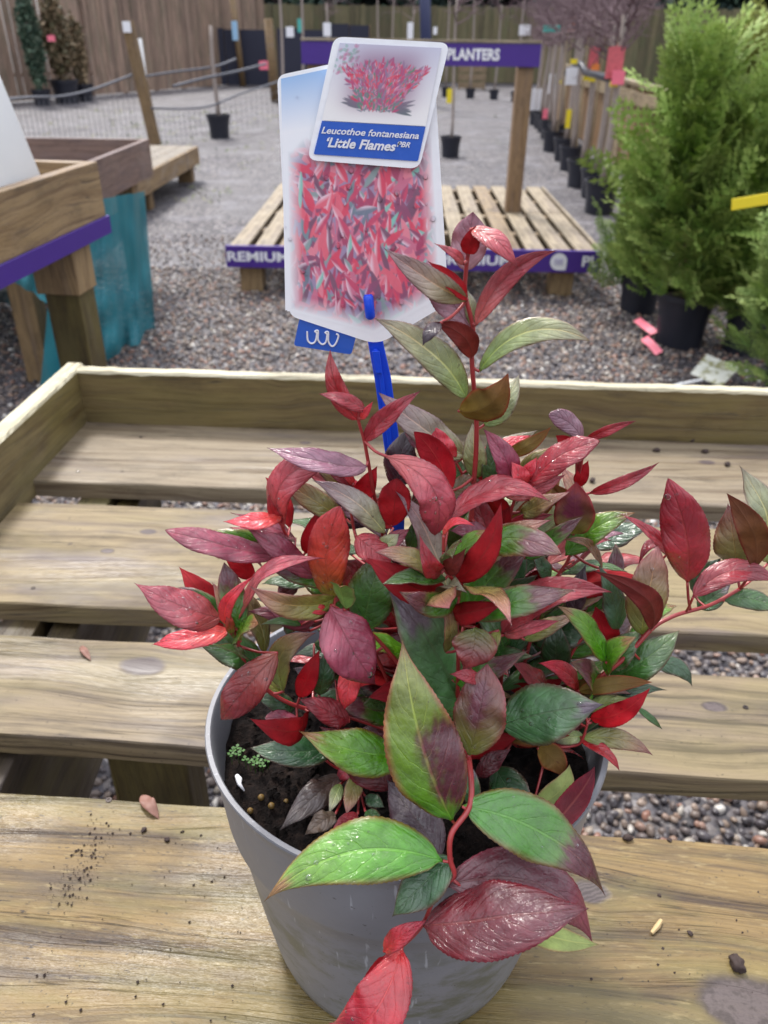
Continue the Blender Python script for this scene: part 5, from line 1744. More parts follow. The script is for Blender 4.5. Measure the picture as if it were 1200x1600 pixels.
# ---- low deck platform beyond the trays
DK = .32
k0, k1, k2 = PZ(306, 228, DK), PZ(170, 297, DK), PZ(180, 214, DK)
dk = thing('deck_platform', 'low grey wooden platform on block feet beyond the brown tray', 'platform')
kx = (k1 - k0) / np.linalg.norm(k1 - k0); ky = np.array([kx[1], -kx[0], 0]); ky = ky if ky[0] < 0 else -ky
def KP(s, t, z):
    p = k0 + kx * s + ky * t; return np.array([p[0], p[1], z])
LK = 3.2
for i in range(9):
    beam('plank', M_DECK, dk, KP(0, .07 + i * .145, DK - .011), KP(LK, .07 + i * .145, DK - .011), .138, .022)
board_between('side_board', M_TRAY, dk, KP(0, -.013, 0), KP(LK, -.013, 0), DK - .16, DK - .002, .024)
board_between('side_board', M_TRAY2, dk, KP(-.013, 0, 0), KP(-.013, 1.3, 0), DK - .16, DK - .002, .024)
for s, t in ((.12, .1), (1.6, .1), (3.0, .1), (.12, 1.1), (3.0, 1.1)):
    p = KP(s, t, 0)
    beam('foot', M_POST, dk, (p[0], p[1], 0), (p[0], p[1], DK - .024), .14, .14, up=(0, 1, 0))

# ---- fences
def fence(name, lab, a, b, h, bw, mats, post_every=8, rail=True, group=None, gap=.022, lean=0, cap=False, seed=0, side=1, posts=True):
    a, b = np.asarray(a, float), np.asarray(b, float)
    L = np.linalg.norm(b - a); n = int(L / bw); d = (b - a) / L
    t = thing(name, lab, 'fence', (a[0], a[1], 0), math.atan2(d[1], d[0]))
    rnd = random.Random(seed)
    vars_ = []
    for k in range(8):
        mb = MB(); hh = h * (1 + rnd.uniform(-.012, .012))
        mb.box(-(bw - gap) / 2, (bw - gap) / 2, -.009, .009, 0.02, hh)
        me = mb.mesh('board'); me.materials.append(mats[k % len(mats)]); vars_.append(me)
    tilt = 0
    for i in range(min(n, 300)):
        o = link('board', rnd.choice(vars_), None, t, ((i + .5) * bw, rnd.uniform(-.006, .006), 0))
        o.rotation_euler = (rnd.uniform(-.006, .006), rnd.uniform(-.006, .006) + lean, 0)
    if rail:
        for z in (h * .2, h * .8):
            beam('rail', mats[0], t, (0, side * .035, z), (n * bw, side * .035, z), .04, .07)
    if cap:
        beam('cap_rail', mats[-1], t, (0, 0, h + .03), (n * bw, 0, h + .03), .09, .035)
        beam('face_rail', mats[-1], t, (0, -side * .03, h - .10), (n * bw, -side * .03, h - .10), .03, .12)
    if posts:
        for i in range(0, n + 1, post_every):
            beam('post', mats[0], t, (i * bw, side * .09, 0), (i * bw, side * .09, h), .09, .09, up=(0, 1, 0))
    return t
def upright(name, c1, c2, seed, **kw):
    """wood for upright boards: grain along z"""
    t = NT(name)
    c = t.co()
    rnd = random.Random(seed)
    oi = t.n('ObjectInfo').outputs['Random']
    off = t.math('MULTIPLY', oi, 37.0)
    X = t.xyz(c)
    v = t.vec(t.math('ADD', X[0], off), X[1], t.math('MULTIPLY', X[2], .06))
    n1 = t.noise(v, 40, 4, .6)
    col = t.mix(t.step(n1, .3, .7), lin(c1), lin(c2))
    n2 = t.noise(t.vec(t.math('ADD', X[0], off), X[1], t.math('MULTIPLY', X[2], .5)), 3, 4, .6)
    col = t.mix(t.math('MULTIPLY', t.step(n2, .45, .65), .5), col, lin(kw.get('stain', (110, 104, 84))))
    col = t.mix(1.0, col, t.ramp(oi, [(0, (.62, .6, .6, 1)), (.5, (1, .97, .94, 1)), (1, (1.0, 1.0, 1.0, 1))]), 'MULTIPLY')
    t.bump(n1, .4, .003)
    return t.set(Base_Color=col, Roughness=.75)
M_F1 = upright('fence_tan', (164, 140, 122), (126, 106, 94), 1)
M_F2 = upright('fence_grey_green', (112, 104, 76), (88, 82, 58), 2, stain=(84, 92, 58), alt=(122, 112, 84))
M_F3 = upright('fence_brown_low', (156, 122, 84), (120, 92, 62), 3)
M_CAP = wood('fence_cap', (186, 166, 132), (146, 126, 98), 61, freq=10)
fl0, fl1 = PZ(-120, 172, 0), PZ(150, 150, 0)
fl2 = PZ(420, 128, 0)
fence('board_fence', 'tall tan fence of wide upright boards behind the potted conifers on the left', fl0, fl1, 2.5, .20, [M_F1], seed=1)
fence('board_fence', 'tall tan fence of narrow boards running back behind the leaning post', fl1, fl2, 2.3, .15, [M_F1], seed=2)
ff0, ff1 = PZ(400, 126, 0), PZ(1560, 140, 0)
ztop = top_z(1000, 13, PZ(1000, 133, 0))
fence('board_fence', 'long grey green fence of upright boards closing the far end of the yard', ff0, ff1, ztop, .16, [M_F2], seed=3, gap=.004)
# low fence beside the row of standard trees
r0_, r1_ = PZ(1085, 420, 0), PZ(862, 205, 0)
lf_h = .86
fence('low_fence', 'low brown boarded fence with pale cap rail behind the row of standard trees', PZ(1190, 440, 0), PZ(868, 188, 0), lf_h, .13, [M_F3, M_F3, M_CAP], seed=4, cap=True, side=-1, posts=True, post_every=10)

# ---- hedge and trees behind the far fence
def foliage_cloud(name, c, rad, nleaf, size, cols, lab, cat, seed=0, parent=None, kind=None, flat=1.0):
    rng = np.random.default_rng(seed)
    u = rng.normal(size=(nleaf, 3)); u /= np.linalg.norm(u, axis=1)[:, None]
    r = rng.uniform(.35, 1, nleaf) ** .5
    lump = 1 + .22 * np.sin(u[:, 0] * 7 + seed) * np.cos(u[:, 2] * 6 + u[:, 1] * 5)
    P = np.array(c) + u * (r * lump)[:, None] * np.array(rad)
    a = rng.normal(size=(nleaf, 3)); a /= np.linalg.norm(a, axis=1)[:, None]
    b = np.cross(a, rng.normal(size=(nleaf, 3))); b /= np.linalg.norm(b, axis=1)[:, None]
    s = rng.uniform(.6, 1.3, nleaf)[:, None] * size
    V = np.stack([P - a * s, P + b * s * .5, P + a * s, P - b * s * .5], 1).reshape(-1, 3)
    Fc = np.arange(nleaf * 4).reshape(-1, 4)
    me = bpy.data.meshes.new(name)
    me.from_pydata(V.tolist(), [], Fc.tolist())
    ca = me.color_attributes.new('Col', 'FLOAT_COLOR', 'POINT')
    cl = np.array([lin(x) for x in cols])[rng.integers(0, len(cols), nleaf)]
    cl[:, :3] *= rng.uniform(.7, 1.3, (nleaf, 1))
    ca.data.foreach_set('color', np.repeat(cl, 4, 0).astype('f').ravel())
    o = link(name, me, M_VC, parent)
    if lab: tag(o, lab, cat)
    if kind: o['kind'] = kind
    return o
hd = ff1 - ff0; hl_ = np.linalg.norm(hd)
HEDC = [(46, 66, 58), (36, 54, 50), (58, 80, 62), (70, 88, 70)]
hq = []
rng = np.random.default_rng(3)
N_ = 42000
tt = rng.random(N_)
P = ff0[None] + hd[None] * (tt * 1.1 - .05)[:, None] + np.c_[rng.normal(0, .3, N_), rng.uniform(.9, 2.6, N_), rng.uniform(.2, 1, N_) ** .7 * (ztop + 3.2)]
P[:, 2] += .5 * np.sin(tt * 40) * (P[:, 2] > ztop)
a = rng.normal(size=(N_, 3)); a /= np.linalg.norm(a, axis=1)[:, None]
b = np.cross(a, rng.normal(size=(N_, 3))); b /= np.linalg.norm(b, axis=1)[:, None]
V = np.stack([P - a * .17, P + b * .10, P + a * .17, P - b * .10], 1).reshape(-1, 3)
me = bpy.data.meshes.new('hedge'); me.from_pydata(V.tolist(), [], np.arange(N_ * 4).reshape(-1, 4).tolist())
ca = me.color_attributes.new('Col', 'FLOAT_COLOR', 'POINT')
cl = np.array([lin(x) for x in HEDC])[rng.integers(0, 4, N_)]
ca.data.foreach_set('color', np.repeat(cl, 4, 0).astype('f').ravel())
nw = np.array([-hd[1], hd[0], 0]) / hl_
V = []
for i in range(81):
    p = ff0 + hd * (i / 80 * 1.5 - .25) + nw * (2.6 + .4 * math.sin(i * 1.7))
    V += [(p[0], p[1], 0), (p[0], p[1], ztop + 3.0 + .5 * math.sin(i * .9))]
nb = N_ * 4
me2 = bpy.data.meshes.new('hedge')
me2.from_pydata([tuple(v) for v in V], [], [(2 * i, 2 * i + 2, 2 * i + 3, 2 * i + 1) for i in range(80)])
ca2 = me2.color_attributes.new('Col', 'FLOAT_COLOR', 'POINT')
ca2.data.foreach_set('color', np.tile(np.array(lin((28, 42, 38))), (len(V), 1)).astype('f').ravel())
bmh = bmesh.new(); bmh.from_mesh(me); bmh.from_mesh(me2); bmh.to_mesh(me); bmh.free()
tag(link('hedge', me, M_VC), 'dark evergreen hedge rising behind the far fence', 'hedge', kind='stuff')

# ---- pots
def pot_mesh(r, h):
    mb = MB()
    mb.lathe([(.001, .0), (r * .78, 0), (r * .82, h * .5), (r * .95, h * .9), (r, h * .905), (r, h), (r * .93, h), (r * .92, h * .86), (.001, h * .86)], 28)
    return mb.mesh('pot', smooth=False)
def nursery_pot(parent, r, h, loc=(0, 0, 0)):
    me = pot_mesh(r, h)
    o = link('pot', me, M_BLACKPOT, parent, loc)
    me.polygons.foreach_set('use_smooth', [True] * len(me.polygons))
    md = o.modifiers.new('es', 'EDGE_SPLIT'); md.split_angle = R(35)
    mb = MB(); mb.lathe([(.001, h * .88), (r * .6, h * .89), (r * .92, h * .87)], 24)
    mb.build('compost', M_COMPOST, parent)
    return o
def px_size(p, wpx):
    dep = p[1] * math.cos(TH) + (CH - p[2]) * math.sin(TH)
    return wpx * dep / F

# ---- bare standard trees
def bare_tree(base_px, pot_w, top_y, lean=(0, 0), seed=0, lab='', crown=True, cr=.45, tags=(), mat=M_BARK, group='bare standard trees in black pots', sth=None, twigs=9, stemw=.016, stake=False):
    p = PZ(base_px[0], base_px[1], 0)
    r = px_size(p, pot_w) / 2
    p = p + np.array([0, r * .8, 0])
    rnd = random.Random(seed)
    t = thing('standard_tree', lab, 'tree', (p[0], p[1], 0), 0, group)
    h = r * 1.75
    nursery_pot(t, r, h)
    ht = top_z(base_px[0], top_y, p) if sth is None else sth
    mb = MB()
    pts = [np.array([lean[0] * k + .012 * math.sin(k * 5 + seed), lean[1] * k, h * .8 + (ht - h * .8) * k]) for k in np.linspace(0, 1, 8)]
    mb.tube(pts, [stemw * (1.1 - .35 * k) for k in np.linspace(0, 1, 8)], 8)
    mb.build('trunk', mat, t, smooth=True)
    if stake:
        beam('cane', M_CAP, t, (.05, 0, h * .7), (.05 + lean[0], 0, ht * .93), .018, .018)
    if crown:
        mb = MB()
        top = pts[-1]
        def grow(a, d, L, rad, depth):
            P_ = [a]; q = a.copy(); dd = d.copy()
            for _ in range(4):
                dd = dd + np.array([rnd.gauss(0, .14), rnd.gauss(0, .14), rnd.gauss(.03, .12)]); dd /= np.linalg.norm(dd)
                q = q + dd * L / 4; P_.append(q.copy())
            mb.tube(P_, [rad * (1 - .18 * i) for i in range(5)], 4, cap=False)
            if depth > 0:
                for k in range(3 if depth > 1 else 4):
                    i = rnd.randint(1, 4)
                    nd = dd + np.array([rnd.gauss(0, .6), rnd.gauss(0, .6), rnd.gauss(.1, .5)]); nd /= np.linalg.norm(nd)
                    grow(P_[i], nd, L * rnd.uniform(.5, .8), rad * .6, depth - 1)
        for k in range(twigs):
            a = rnd.uniform(0, 6.283)
            st_ = pts[-1] * (1) + np.array([0, 0, -rnd.uniform(0, .30)])
            d = np.array([math.cos(a) * .7, math.sin(a) * .7, rnd.uniform(.1, 1)]); d /= np.linalg.norm(d)
            grow(st_, d, cr * rnd.uniform(.6, 1.1), .009, 2)
        mb.build('crown', M_TWIG, t)
    return t, p, ht
def tag_card(p, px, py, wpx, hpx, mat, lab, rz=0, th=.003, Y=None):
    c = PY(px, py, Y if Y else p[1] - .05)
    wd = px_size(c, wpx); ht = px_size(c, hpx)
    mb = MB(); mb.box(-wd / 2, wd / 2, -th / 2, th / 2, -ht / 2, ht / 2)
    mb.tube([(0, 0, ht / 2 - .005), (.01, .03, ht / 2 + .02), (0, .05, ht / 2 - .005)], .0015, 4)
    o = mb.build('plant_tag', mat, loc=c)
    o.rotation_euler = (0, 0, rz)
    return tag(o, lab, 'plant tag')
rows = [
 ((940, 337), 56, -30, 'nearest standard tree of the right hand row with the rose picture tag'),
 ((908, 295), 46, -40, 'second standard tree from the front of the right hand row'),
 ((893, 268), 40, -44, 'third standard tree of the right row behind the second pot'),
 ((864, 238), 34, -40, 'standard tree in the wide pot just right of the sign post'),
 ((852, 208), 28, -40, 'standard tree far back beside the low fence end'),
 ((838, 196), 24, -46, 'farthest standard tree just right of the sign post'),
 ((931, 312), 50, -40, 'standard tree crowded close behind the nearest one of the right row'),
 ((883, 253), 38, -40, 'standard tree squeezed between the third one and the wide pot'),
 ((872, 226), 32, -40, 'standard tree behind the wide pot near the low fence'),
 ((858, 218), 30, -40, 'standard tree with its pot half hidden behind the wide pot'),
 ((846, 202), 26, -40, 'standard tree second from the far end of the right row'),
]
RP = []
for i, (b, wp_, ty_, lab) in enumerate(rows):
    t, p, ht = bare_tree(b, wp_, ty_, (.03 * math.sin(i * 2), 0), 50 + i, lab, sth=1.46 + .05 * math.sin(i * 3), cr=.5, twigs=17, stemw=.030, stake=True)
    RP.append(p)
p = RP[0]
tag_card(p, 961, 98, 26, 44, M_ROSE, 'rose coloured picture tag hanging on the nearest standard tree')
tag_card(p, 966, 121, 20, 20, M_PINK, 'pale pink price card under the rose picture tag', Y=p[1] - .09)
p = RP[1]
tag_card(p, 928, 90, 16, 30, M_ROSE, 'red picture tag with teal top on the second standard tree')
tag_card(p, 930, 105, 13, 9, M_ORANGE, 'small orange card below the red picture tag', Y=p[1] - .09)
tag_card(RP[3], 894, 38, 10, 20, M_ORANGE, 'orange tag hanging high in the bare crowns')
tag_card(RP[3], 862, 45, 28, 9, M_TEALT, 'teal tag hanging sideways in the bare crowns', .2)
tag_card(RP[1], 893, 119, 18, 24, M_WHITE, 'white card with yellow edge tied to the second tree')
tag_card(RP[4], 834, 156, 8, 30, M_WHITE, 'white label on the farthest trees, left one', Y=RP[5][1] - .1)
tag_card(RP[4], 843, 156, 8, 30, M_WHITE, 'white label on the farthest trees, right one', Y=RP[5][1] - .1)
tag_card(RP[4], 862, 131, 9, 28, M_WHITE, 'white slip hanging beside the yellow bow')
tag_card(RP[3], 852, 178, 8, 14, M_PINK, 'small pink tag low on the tree by the sign post')
tag_card(RP[2], 888, 186, 8, 26, M_YEL, 'yellow and orange tag low on the third tree')
tag_card(RP[0], 1038 - 1, 308 - 18, 7, 22, M_YEL, 'small yellow tag among the conifer twigs', Y=4.6)
# black tree ties with yellow ends along the row
tie = thing('tree_tie', 'black tree tie cord with yellow ends looping between the standard trees', 'tree tie')
mb = MB()
zs = [PY(885, 115, RP[2][1]), PY(905, 100, RP[1][1] + .3), PY(915, 112, RP[1][1]), PY(935, 118, RP[0][1] + .3), PY(958, 124, RP[0][1] - .03)]
mb.tube(smooth_path(zs, 4), .03, 6); mb.build('cord', M_BLACKPOT, tie, smooth=True)
for (x, y, Y) in ((917, 122, RP[1][1] - .06), (925, 124, RP[1][1] - .05), (959, 131, RP[0][1] - .06), (873, 128, RP[3][1]), (897, 96, RP[1][1])):
    q = PY(x, y, Y); mb = MB(); mb.box(-.03, .03, -.01, .01, -.02, .02); mb.build('yellow_end', M_YEL, tie, loc=q)

# centre tree with yellow tag, staked pots left, mid rows
t, p, ht = bare_tree((704, 247), 34, 20, (0, 0), 70, 'slender bare sapling with a yellow tag behind the plant label', sth=1.7, cr=.5, group=None)
tag_card(p, 702, 150, 8, 20, M_YEL, 'yellow tag tied to the slender sapling behind the plant label')
t, p, ht = bare_tree((341, 217), 38, 40, (0, 0), 71, 'short cut stem in a black pot in the open gravel at left', crown=False, group=None, stemw=.03)
cent = [((450, 190), 20, 'pale trunk sapling'), ((478, 182), 18, 'slim sapling')]
labs = ['bare sapling just right of the short round post at the far left rows', 'bare sapling above the left end of the purple header board', 'bare sapling behind the tall white tag, third from the left', 'bare sapling in the middle of the far rows', 'thin bare sapling behind the top of the sticker', 'bare sapling left of the blue grey pole', 'bare sapling right of the blue grey pole', 'bare sapling behind the header board lettering', 'bare sapling between the header board and the sign post', 'crooked bare sapling at the far back right of centre']
for i, (x, y, wpx) in enumerate([(444, 165, 18), (474, 158, 17), (515, 154, 16), (592, 150, 16), (612, 148, 15), (640, 150, 15), (697, 152, 16), (735, 154, 16), (772, 156, 16), (806, 160, 17)]):
    bare_tree((x, y), wpx, -20, (.05 * math.sin(i * 1.7), 0), 80 + i, labs[i], sth=2.2 + .3 * math.sin(i * 2.2), cr=.7, twigs=7, group='bare saplings in the far rows', stemw=.03 if i < 3 else .022)
for i, (x, y, wd, h, mt, lab) in enumerate([(453, 50, 12, 14, M_WHITE, 'white tag on the leftmost far sapling'), (511, 46, 12, 18, M_WHITE, 'white tag above the header board at left'), (468, 40, 6, 18, M_TEALT, 'teal slip on the far saplings'), (641, 48, 9, 22, M_WHITE, 'white slip by the blue grey pole'), (680, 48, 6, 10, M_WHITE, 'tiny white tag right of the blue grey pole'), (820, 47, 18, 14, M_WHITE, 'white wrapped tag above the sign post'), (412, 102, 14, 12, M_PINK, 'pink tag by the short round post')]):
    tag_card(None, x, y, wd, h, mt, lab, Y=14.0)

# ---- posts, cable and wire
def px_post(name, lab, bpx, tpx, wpx, mat, cat='post', rnd_=False):
    b = PZ(bpx[0], bpx[1], 0)
    tp = PY(tpx[0], tpx[1], b[1])
    w_ = px_size(b, wpx)
    t = thing(name, lab, cat, (b[0], b[1], 0))
    d = (tp[0] - b[0], 0, tp[2])
    if rnd_:
        mb = MB(); mb.tube([(0, 0, 0), (d[0] / 2, 0, d[2] / 2), d], w_ / 2, 10); mb.build('shaft', mat, t, smooth=True)
    else:
        beam('shaft', mat, t, (0, 0, 0), d, w_, w_, up=(0, 1, 0))
    return t, b, tp
t, pb1, tp1 = px_post('leaning_post', 'brown square timber post leaning left behind the brown tray', (243, 226), (199, 33), 15, M_POST)
q = PY(198, 42, pb1[1] - .12); mb = MB(); mb.box(-.05, .05, -.003, .003, -.06, .06); mb.build('white_tab', M_WHITE, t, loc=Vector(q) - t.location)
px_post('white_pole', 'thin white pole leaning beside the brown post', (240, 222), (218, 60), 6, M_WHITEP, 'pole', True)
px_post('round_stake', 'slim brown stake with a pale blue tag in front of the dark screen', (380, 135), (362, -10), 9, M_POST, 'stake', True)
tag_card(None, 367, 48, 9, 26, plain('pale_blue_tag', (150, 190, 220), .5), 'pale blue tag on the slim brown stake', Y=PZ(380, 135, 0)[1] - .3)
px_post('round_post', 'thick pale wooden stake at the end of the dark screens', (430, 160), (419, 29), 13, M_POST, 'stake', True)
px_post('lamp_pole', 'tall blue grey metal pole behind the header board', (668, 165), (661, -120), 17, M_POLE, 'pole', True)
# cables
cab = thing('cable_barrier', 'sagging grey cables and wire mesh strung between the posts on the left', 'barrier')
def cable(pts, Y, r=.02):
    mb = MB(); mb.tube(smooth_path([PY(x, y, Y[i]) for i, (x, y) in enumerate(pts)], 5), r, 6); mb.build('cable', M_ROPE, cab, smooth=True)
YY = pb1[1]
cable([(-30, 160), (45, 152), (100, 150), (150, 138), (206, 117)], [YY - 5, YY - 3.5, YY - 2, YY - 1, YY - .1], .014)
cable([(236, 169), (290, 170), (330, 165), (378, 146), (440, 126)], [YY - .1, YY + .2, YY + .6, YY + 1.5, YY + 3], .014)
cable([(222, 120), (275, 112), (335, 104), (368, 92)], [YY, YY + .5, YY + 1, YY + 2], .015)
cable([(270, 135), (320, 122), (368, 112), (415, 100)], [YY, YY + .5, YY + 1, YY + 2], .018)
mb = MB()
for i in range(26):
    f = i / 25
    x = 238 + (440 - 238) * f; Y = YY + 3 * f ** 1.5
    yt_ = 169 - 43 * f ** 1.6 + 6 * math.sin(f * 3.14)
    a_ = PY(x, yt_, Y); mb.tube([a_, (a_[0], a_[1], .02)], .0026, 4, cap=False)
for k in range(1, 5):
    L_ = []
    for i in range(12):
        f = i / 11; x = 238 + 202 * f; Y = YY + 3 * f ** 1.5
        a_ = PY(x, 169 - 43 * f ** 1.6 + 6 * math.sin(f * 3.14), Y); L_.append((a_[0], a_[1], a_[2] * k / 5))
    mb.tube(L_, .0026, 4, cap=False)
for i in range(30):
    f = i / 29; x = -30 + 236 * f; Y = YY - 5 + 4.9 * f
    a_ = PY(x, 160 - 10 * f - 30 * max(0, f - .6), Y); mb.tube([a_, (a_[0], a_[1], .02)], .0026, 4, cap=False)
mb.build('wire_mesh', M_WIRE, cab)

# ---- dark screens
def screen(x0, x1, y0, y1, ybase, lab, n=3):
    b = PZ((x0 + x1) / 2, ybase, 0); Y = b[1]
    a_, c_ = PY(x0, y0, Y), PY(x1, y0, Y)
    z1 = a_[2]; z0 = PY(x0, y1, Y)[2]
    t = thing('screen_panel', lab, 'screen', (a_[0], Y, 0), 0, 'dark screens in front of the far fence')
    wd = (c_[0] - a_[0]) / n
    for i in range(n):
        mb = MB(); mb.box(i * wd, (i + 1) * wd - .02, -.02, .02, max(0, z0), z1 - .03 * (i % 2)); mb.build('panel', M_DARK, t)
    for i in range(n + 1):
        beam('post', M_POST, t, (i * wd - .01, .06, 0), (i * wd - .01, .06, z1), .05, .05, up=(0, 1, 0))
screen(283, 416, 43, 132, 134, 'large navy screen left of the thick pale stake', 2)
screen(432, 512, 44, 122, 140, 'navy screen right of the thick pale stake', 2)
screen(515, 578, 37, 100, 132, 'low dark screen above the left end of the header board', 2)
# stack of brown crates far back
def crate(px, py, wpx, lab):
    b = PZ(px, py, 0); w_ = px_size(b, wpx)
    t = thing('crate', lab, 'crate', (b[0], b[1], 0))
    for k in range(4):
        beam('slat', M_PALLET2, t, (-w_ / 2, -.25, .12 + k * .2), (w_ / 2, -.25, .12 + k * .2), .02, .15)
        beam('slat', M_PALLET2, t, (w_ / 2, -.24, .12 + k * .2), (w_ / 2, .3, .12 + k * .2), .02, .15)
    for sx in (-w_ / 2 + .03, w_ / 2 - .04):
        beam('corner_post', M_PALLET2, t, (sx, -.22, 0), (sx, -.22, .85), .05, .05, up=(0, 1, 0))
    beam('lid', M_PALLET, t, (-w_ / 2 - .02, .03, .88), (w_ / 2 + .02, .03, .88), .6, .03)
crate(735, 140, 42, 'slatted brown crate with a pale lid at the far end of the path')
crate(632, 140, 34, 'small brown crate behind the sticker at the far end')

# ---- conifers
def frond_variants(seed, n=6):
    out = []
    rng = random.Random(seed)
    for k in range(n):
        V, Fc, Tt = [], [], []
        def blade(a, d, L, wd, tip):
            d = d / np.linalg.norm(d)
            s_ = np.cross(d, (0, 0, 1.0)) + np.array([0, 0, rng.uniform(-.4, .4)]); s_ /= np.linalg.norm(s_)
            i = len(V)
            V.extend([a, a + d * L * .45 + s_ * wd, a + d * L, a + d * L * .45 - s_ * wd])
            Fc.append((i, i + 1, i + 2, i + 3)); Tt.extend([tip, tip + .1, min(1, tip + .3), tip + .1])
        ax = np.array([1.0, 0, 0]); L = 1.0
        p = np.array([0.0, 0, 0]); d = ax.copy()
        steps = 9
        for s in range(steps):
            f = s / steps
            d = d + np.array([0, rng.gauss(0, .05), .05 - .12 * f]); d /= np.linalg.norm(d)
            blade(p, d, .15, .006, f * .6)
            for sg in (-1, 1):
                sd_ = d * .8 + np.array([0, sg * .75, rng.gauss(0, .18)])
                sl = .40 * (1 - f) ** .7 * rng.uniform(.8, 1.15) + .06
                sd_ /= np.linalg.norm(sd_)
                q = p.copy(); m_ = max(2, int(sl / .075))
                for u in range(m_):
                    sd_ = sd_ + np.array([.08, 0, rng.gauss(-.02, .05)]); sd_ /= np.linalg.norm(sd_)
                    blade(q, sd_, sl / m_ * 1.3, .019, f * .5 + u / m_ * .35)
                    for s2 in (-1, 1):
                        blade(q, sd_ + np.array([0, 0, rng.gauss(0, .2)]) + np.cross(sd_, (0, 0, 1)) * s2 * .8, sl / m_ * 1.15 * (1 - .4 * u / m_), .016, f * .5 + u / m_ * .4)
                    q = q + sd_ * sl / m_
            p = p + d * L / steps
        out.append((np.array(V), np.array(Fc), np.array(Tt)))
    return out
FR = frond_variants(5)
def conifer(base_px, pot_w, cx, top_y, bot_y, halfw_px, nf, lab, seed, cols, fl=.20, Yoff=0.0, lean=0.0):
    b = PZ(base_px[0], base_px[1], 0)
    r = px_size(b, pot_w) / 2
    b = b + np.array([0, r * .8 + Yoff, 0])
    t = thing('potted_conifer', lab, 'conifer', (b[0], b[1], 0), 0, 'potted conifers along the right side')
    h = r * 1.8
    nursery_pot(t, r, h)
    H_ = top_z(cx, top_y, b); Hb = max(h * .7, top_z(cx, bot_y, b)); Wd = px_size(np.array([b[0], b[1], (H_ + Hb) / 2]), halfw_px)
    tc = PY(cx, top_y, b[1])[0] - b[0]
    mb = MB(); mb.tube([(0, 0, h * .7), (tc * .5, 0, H_ * .5), (tc, 0, H_ * .96)], [.017, .012, .004], 8)
    mb.build('trunk', M_SIGNPOST, t, smooth=True)
    rng = np.random.default_rng(seed)
    AV, AF, AC = [], [], []
    off = 0
    c0, c1, c2 = [np.array(lin(c)[:3]) for c in cols]
    for i in range(nf):
        f = rng.random() ** .85
        z = Hb + (H_ - Hb) * f
        env = Wd * min(1.0, (1.04 - f) ** .75 * 1.25) * (.75 + .25 * min(1, f * 4)) * (1 + .18 * math.sin(f * 13 + seed) + .22 * rng.normal())
        a = rng.uniform(0, 6.283)
        rr = max(.02, env) * rng.uniform(.1, .8)
        pos = np.array([tc * f + math.cos(a) * rr, math.sin(a) * rr, z])
        el = rng.normal(1.1 if f > .8 else .62, .3)
        dv = np.array([math.cos(a) * math.cos(el), math.sin(a) * math.cos(el), math.sin(el)])
        V_, F_, T_ = FR[rng.integers(len(FR))]
        L = fl * (rng.uniform(.55, 1.15) if rng.random() < .8 else rng.uniform(1.1, 1.7))
        x = dv; y = np.cross((0, 0, 1.0), x); y /= np.linalg.norm(y)
        ro = rng.normal(0, .7)
        zz = np.cross(x, y); y, zz = math.cos(ro) * y + math.sin(ro) * zz, math.cos(ro) * zz - math.sin(ro) * y
        Q = V_ * L
        P_ = pos + Q[:, :1] * x + Q[:, 1:2] * y + Q[:, 2:] * zz
        AV.append(P_); AF.append(F_ + off); off += len(P_)
        k = rng.random()
        base = (c0 * (1 - k) + c1 * k) * rng.uniform(.7, 1.25)
        C_ = base[None] * (1 - T_[:, None] * .55) + c2[None] * (T_[:, None] * .55)
        AC.append(np.c_[C_, np.ones(len(C_))])
    me = bpy.data.meshes.new('crown')
    me.from_pydata(np.concatenate(AV).tolist(), [], np.concatenate(AF).tolist())
    ca = me.color_attributes.new('Col', 'FLOAT_COLOR', 'POINT')
    ca.data.foreach_set('color', np.concatenate(AC).astype('f').ravel())
    tag(link('crown', me, M_VC, t), kind='stuff')
    return t, b
CG = [(82, 118, 50), (110, 150, 64), (194, 202, 110)]
CG2 = [(72, 106, 50), (100, 138, 64), (176, 186, 100)]
CG3 = [(80, 98, 44), (112, 128, 54), (182, 178, 90)]
conifer((1070, 549), 92, 1092, 120, 465, 92, 520, 'tall feathery green conifer in the black pot right of the pink ribbon', 1, CG, .23)
conifer((1003, 494), 70, 1005, 325, 450, 56, 200, 'smaller conifer in the black pot behind and left of the tall one', 2, CG2, .16)
conifer((1155, 470), 80, 1160, 105, 430, 95, 400, 'conifer with yellow green tips behind the tall one', 3, CG3, .20)
conifer((1175, 560), 84, 1185, 190, 560, 100, 460, 'bushy conifer at the right picture edge with the yellow strip label', 4, CG, .20)
conifer((1235, 660), 84, 1262, 380, 600, 90, 300, 'low conifer nearest the bench at the right picture edge', 5, CG2, .17)
# yellow strip, pink ribbon, fallen plant label
q0, q1 = PY(1143, 320, 2.75), PY(1215, 308, 2.75)
o = beam('strip_label', M_YEL, None, q0, q1, .004, px_size(q0, 17), bev=.001)
tag(o, 'long yellow strip label fixed to the conifer at the right edge', 'label')
mb = MB()
pts = [PZ(995, 499, .05), PZ(1012, 512, .06), PZ(1022, 521, .05), PZ(1008, 528, .03), PZ(1018, 538, .03), PZ(1030, 552, .02)]
S_ = smooth_path(pts, 5)
wv = np.array([.016, 0, .01])
V = [p + wv for p in S_] + [p - wv for p in S_]
n = len(S_)
mb.add(V + [(v[0], v[1] + .002, v[2]) for v in V], [(i, i + 1, n + i + 1, n + i) for i in range(n - 1)] + [(2 * n + i, 3 * n + i, 3 * n + i + 1, 2 * n + i + 1) for i in range(n - 1)])
tag(mb.build('ribbon', M_PINK, smooth=True), 'pink ribbon curling from the pot of the tall conifer', 'ribbon')
fl_ = thing('fallen_label', 'dirty white square plant label on a white stick lying by the conifers', 'label')
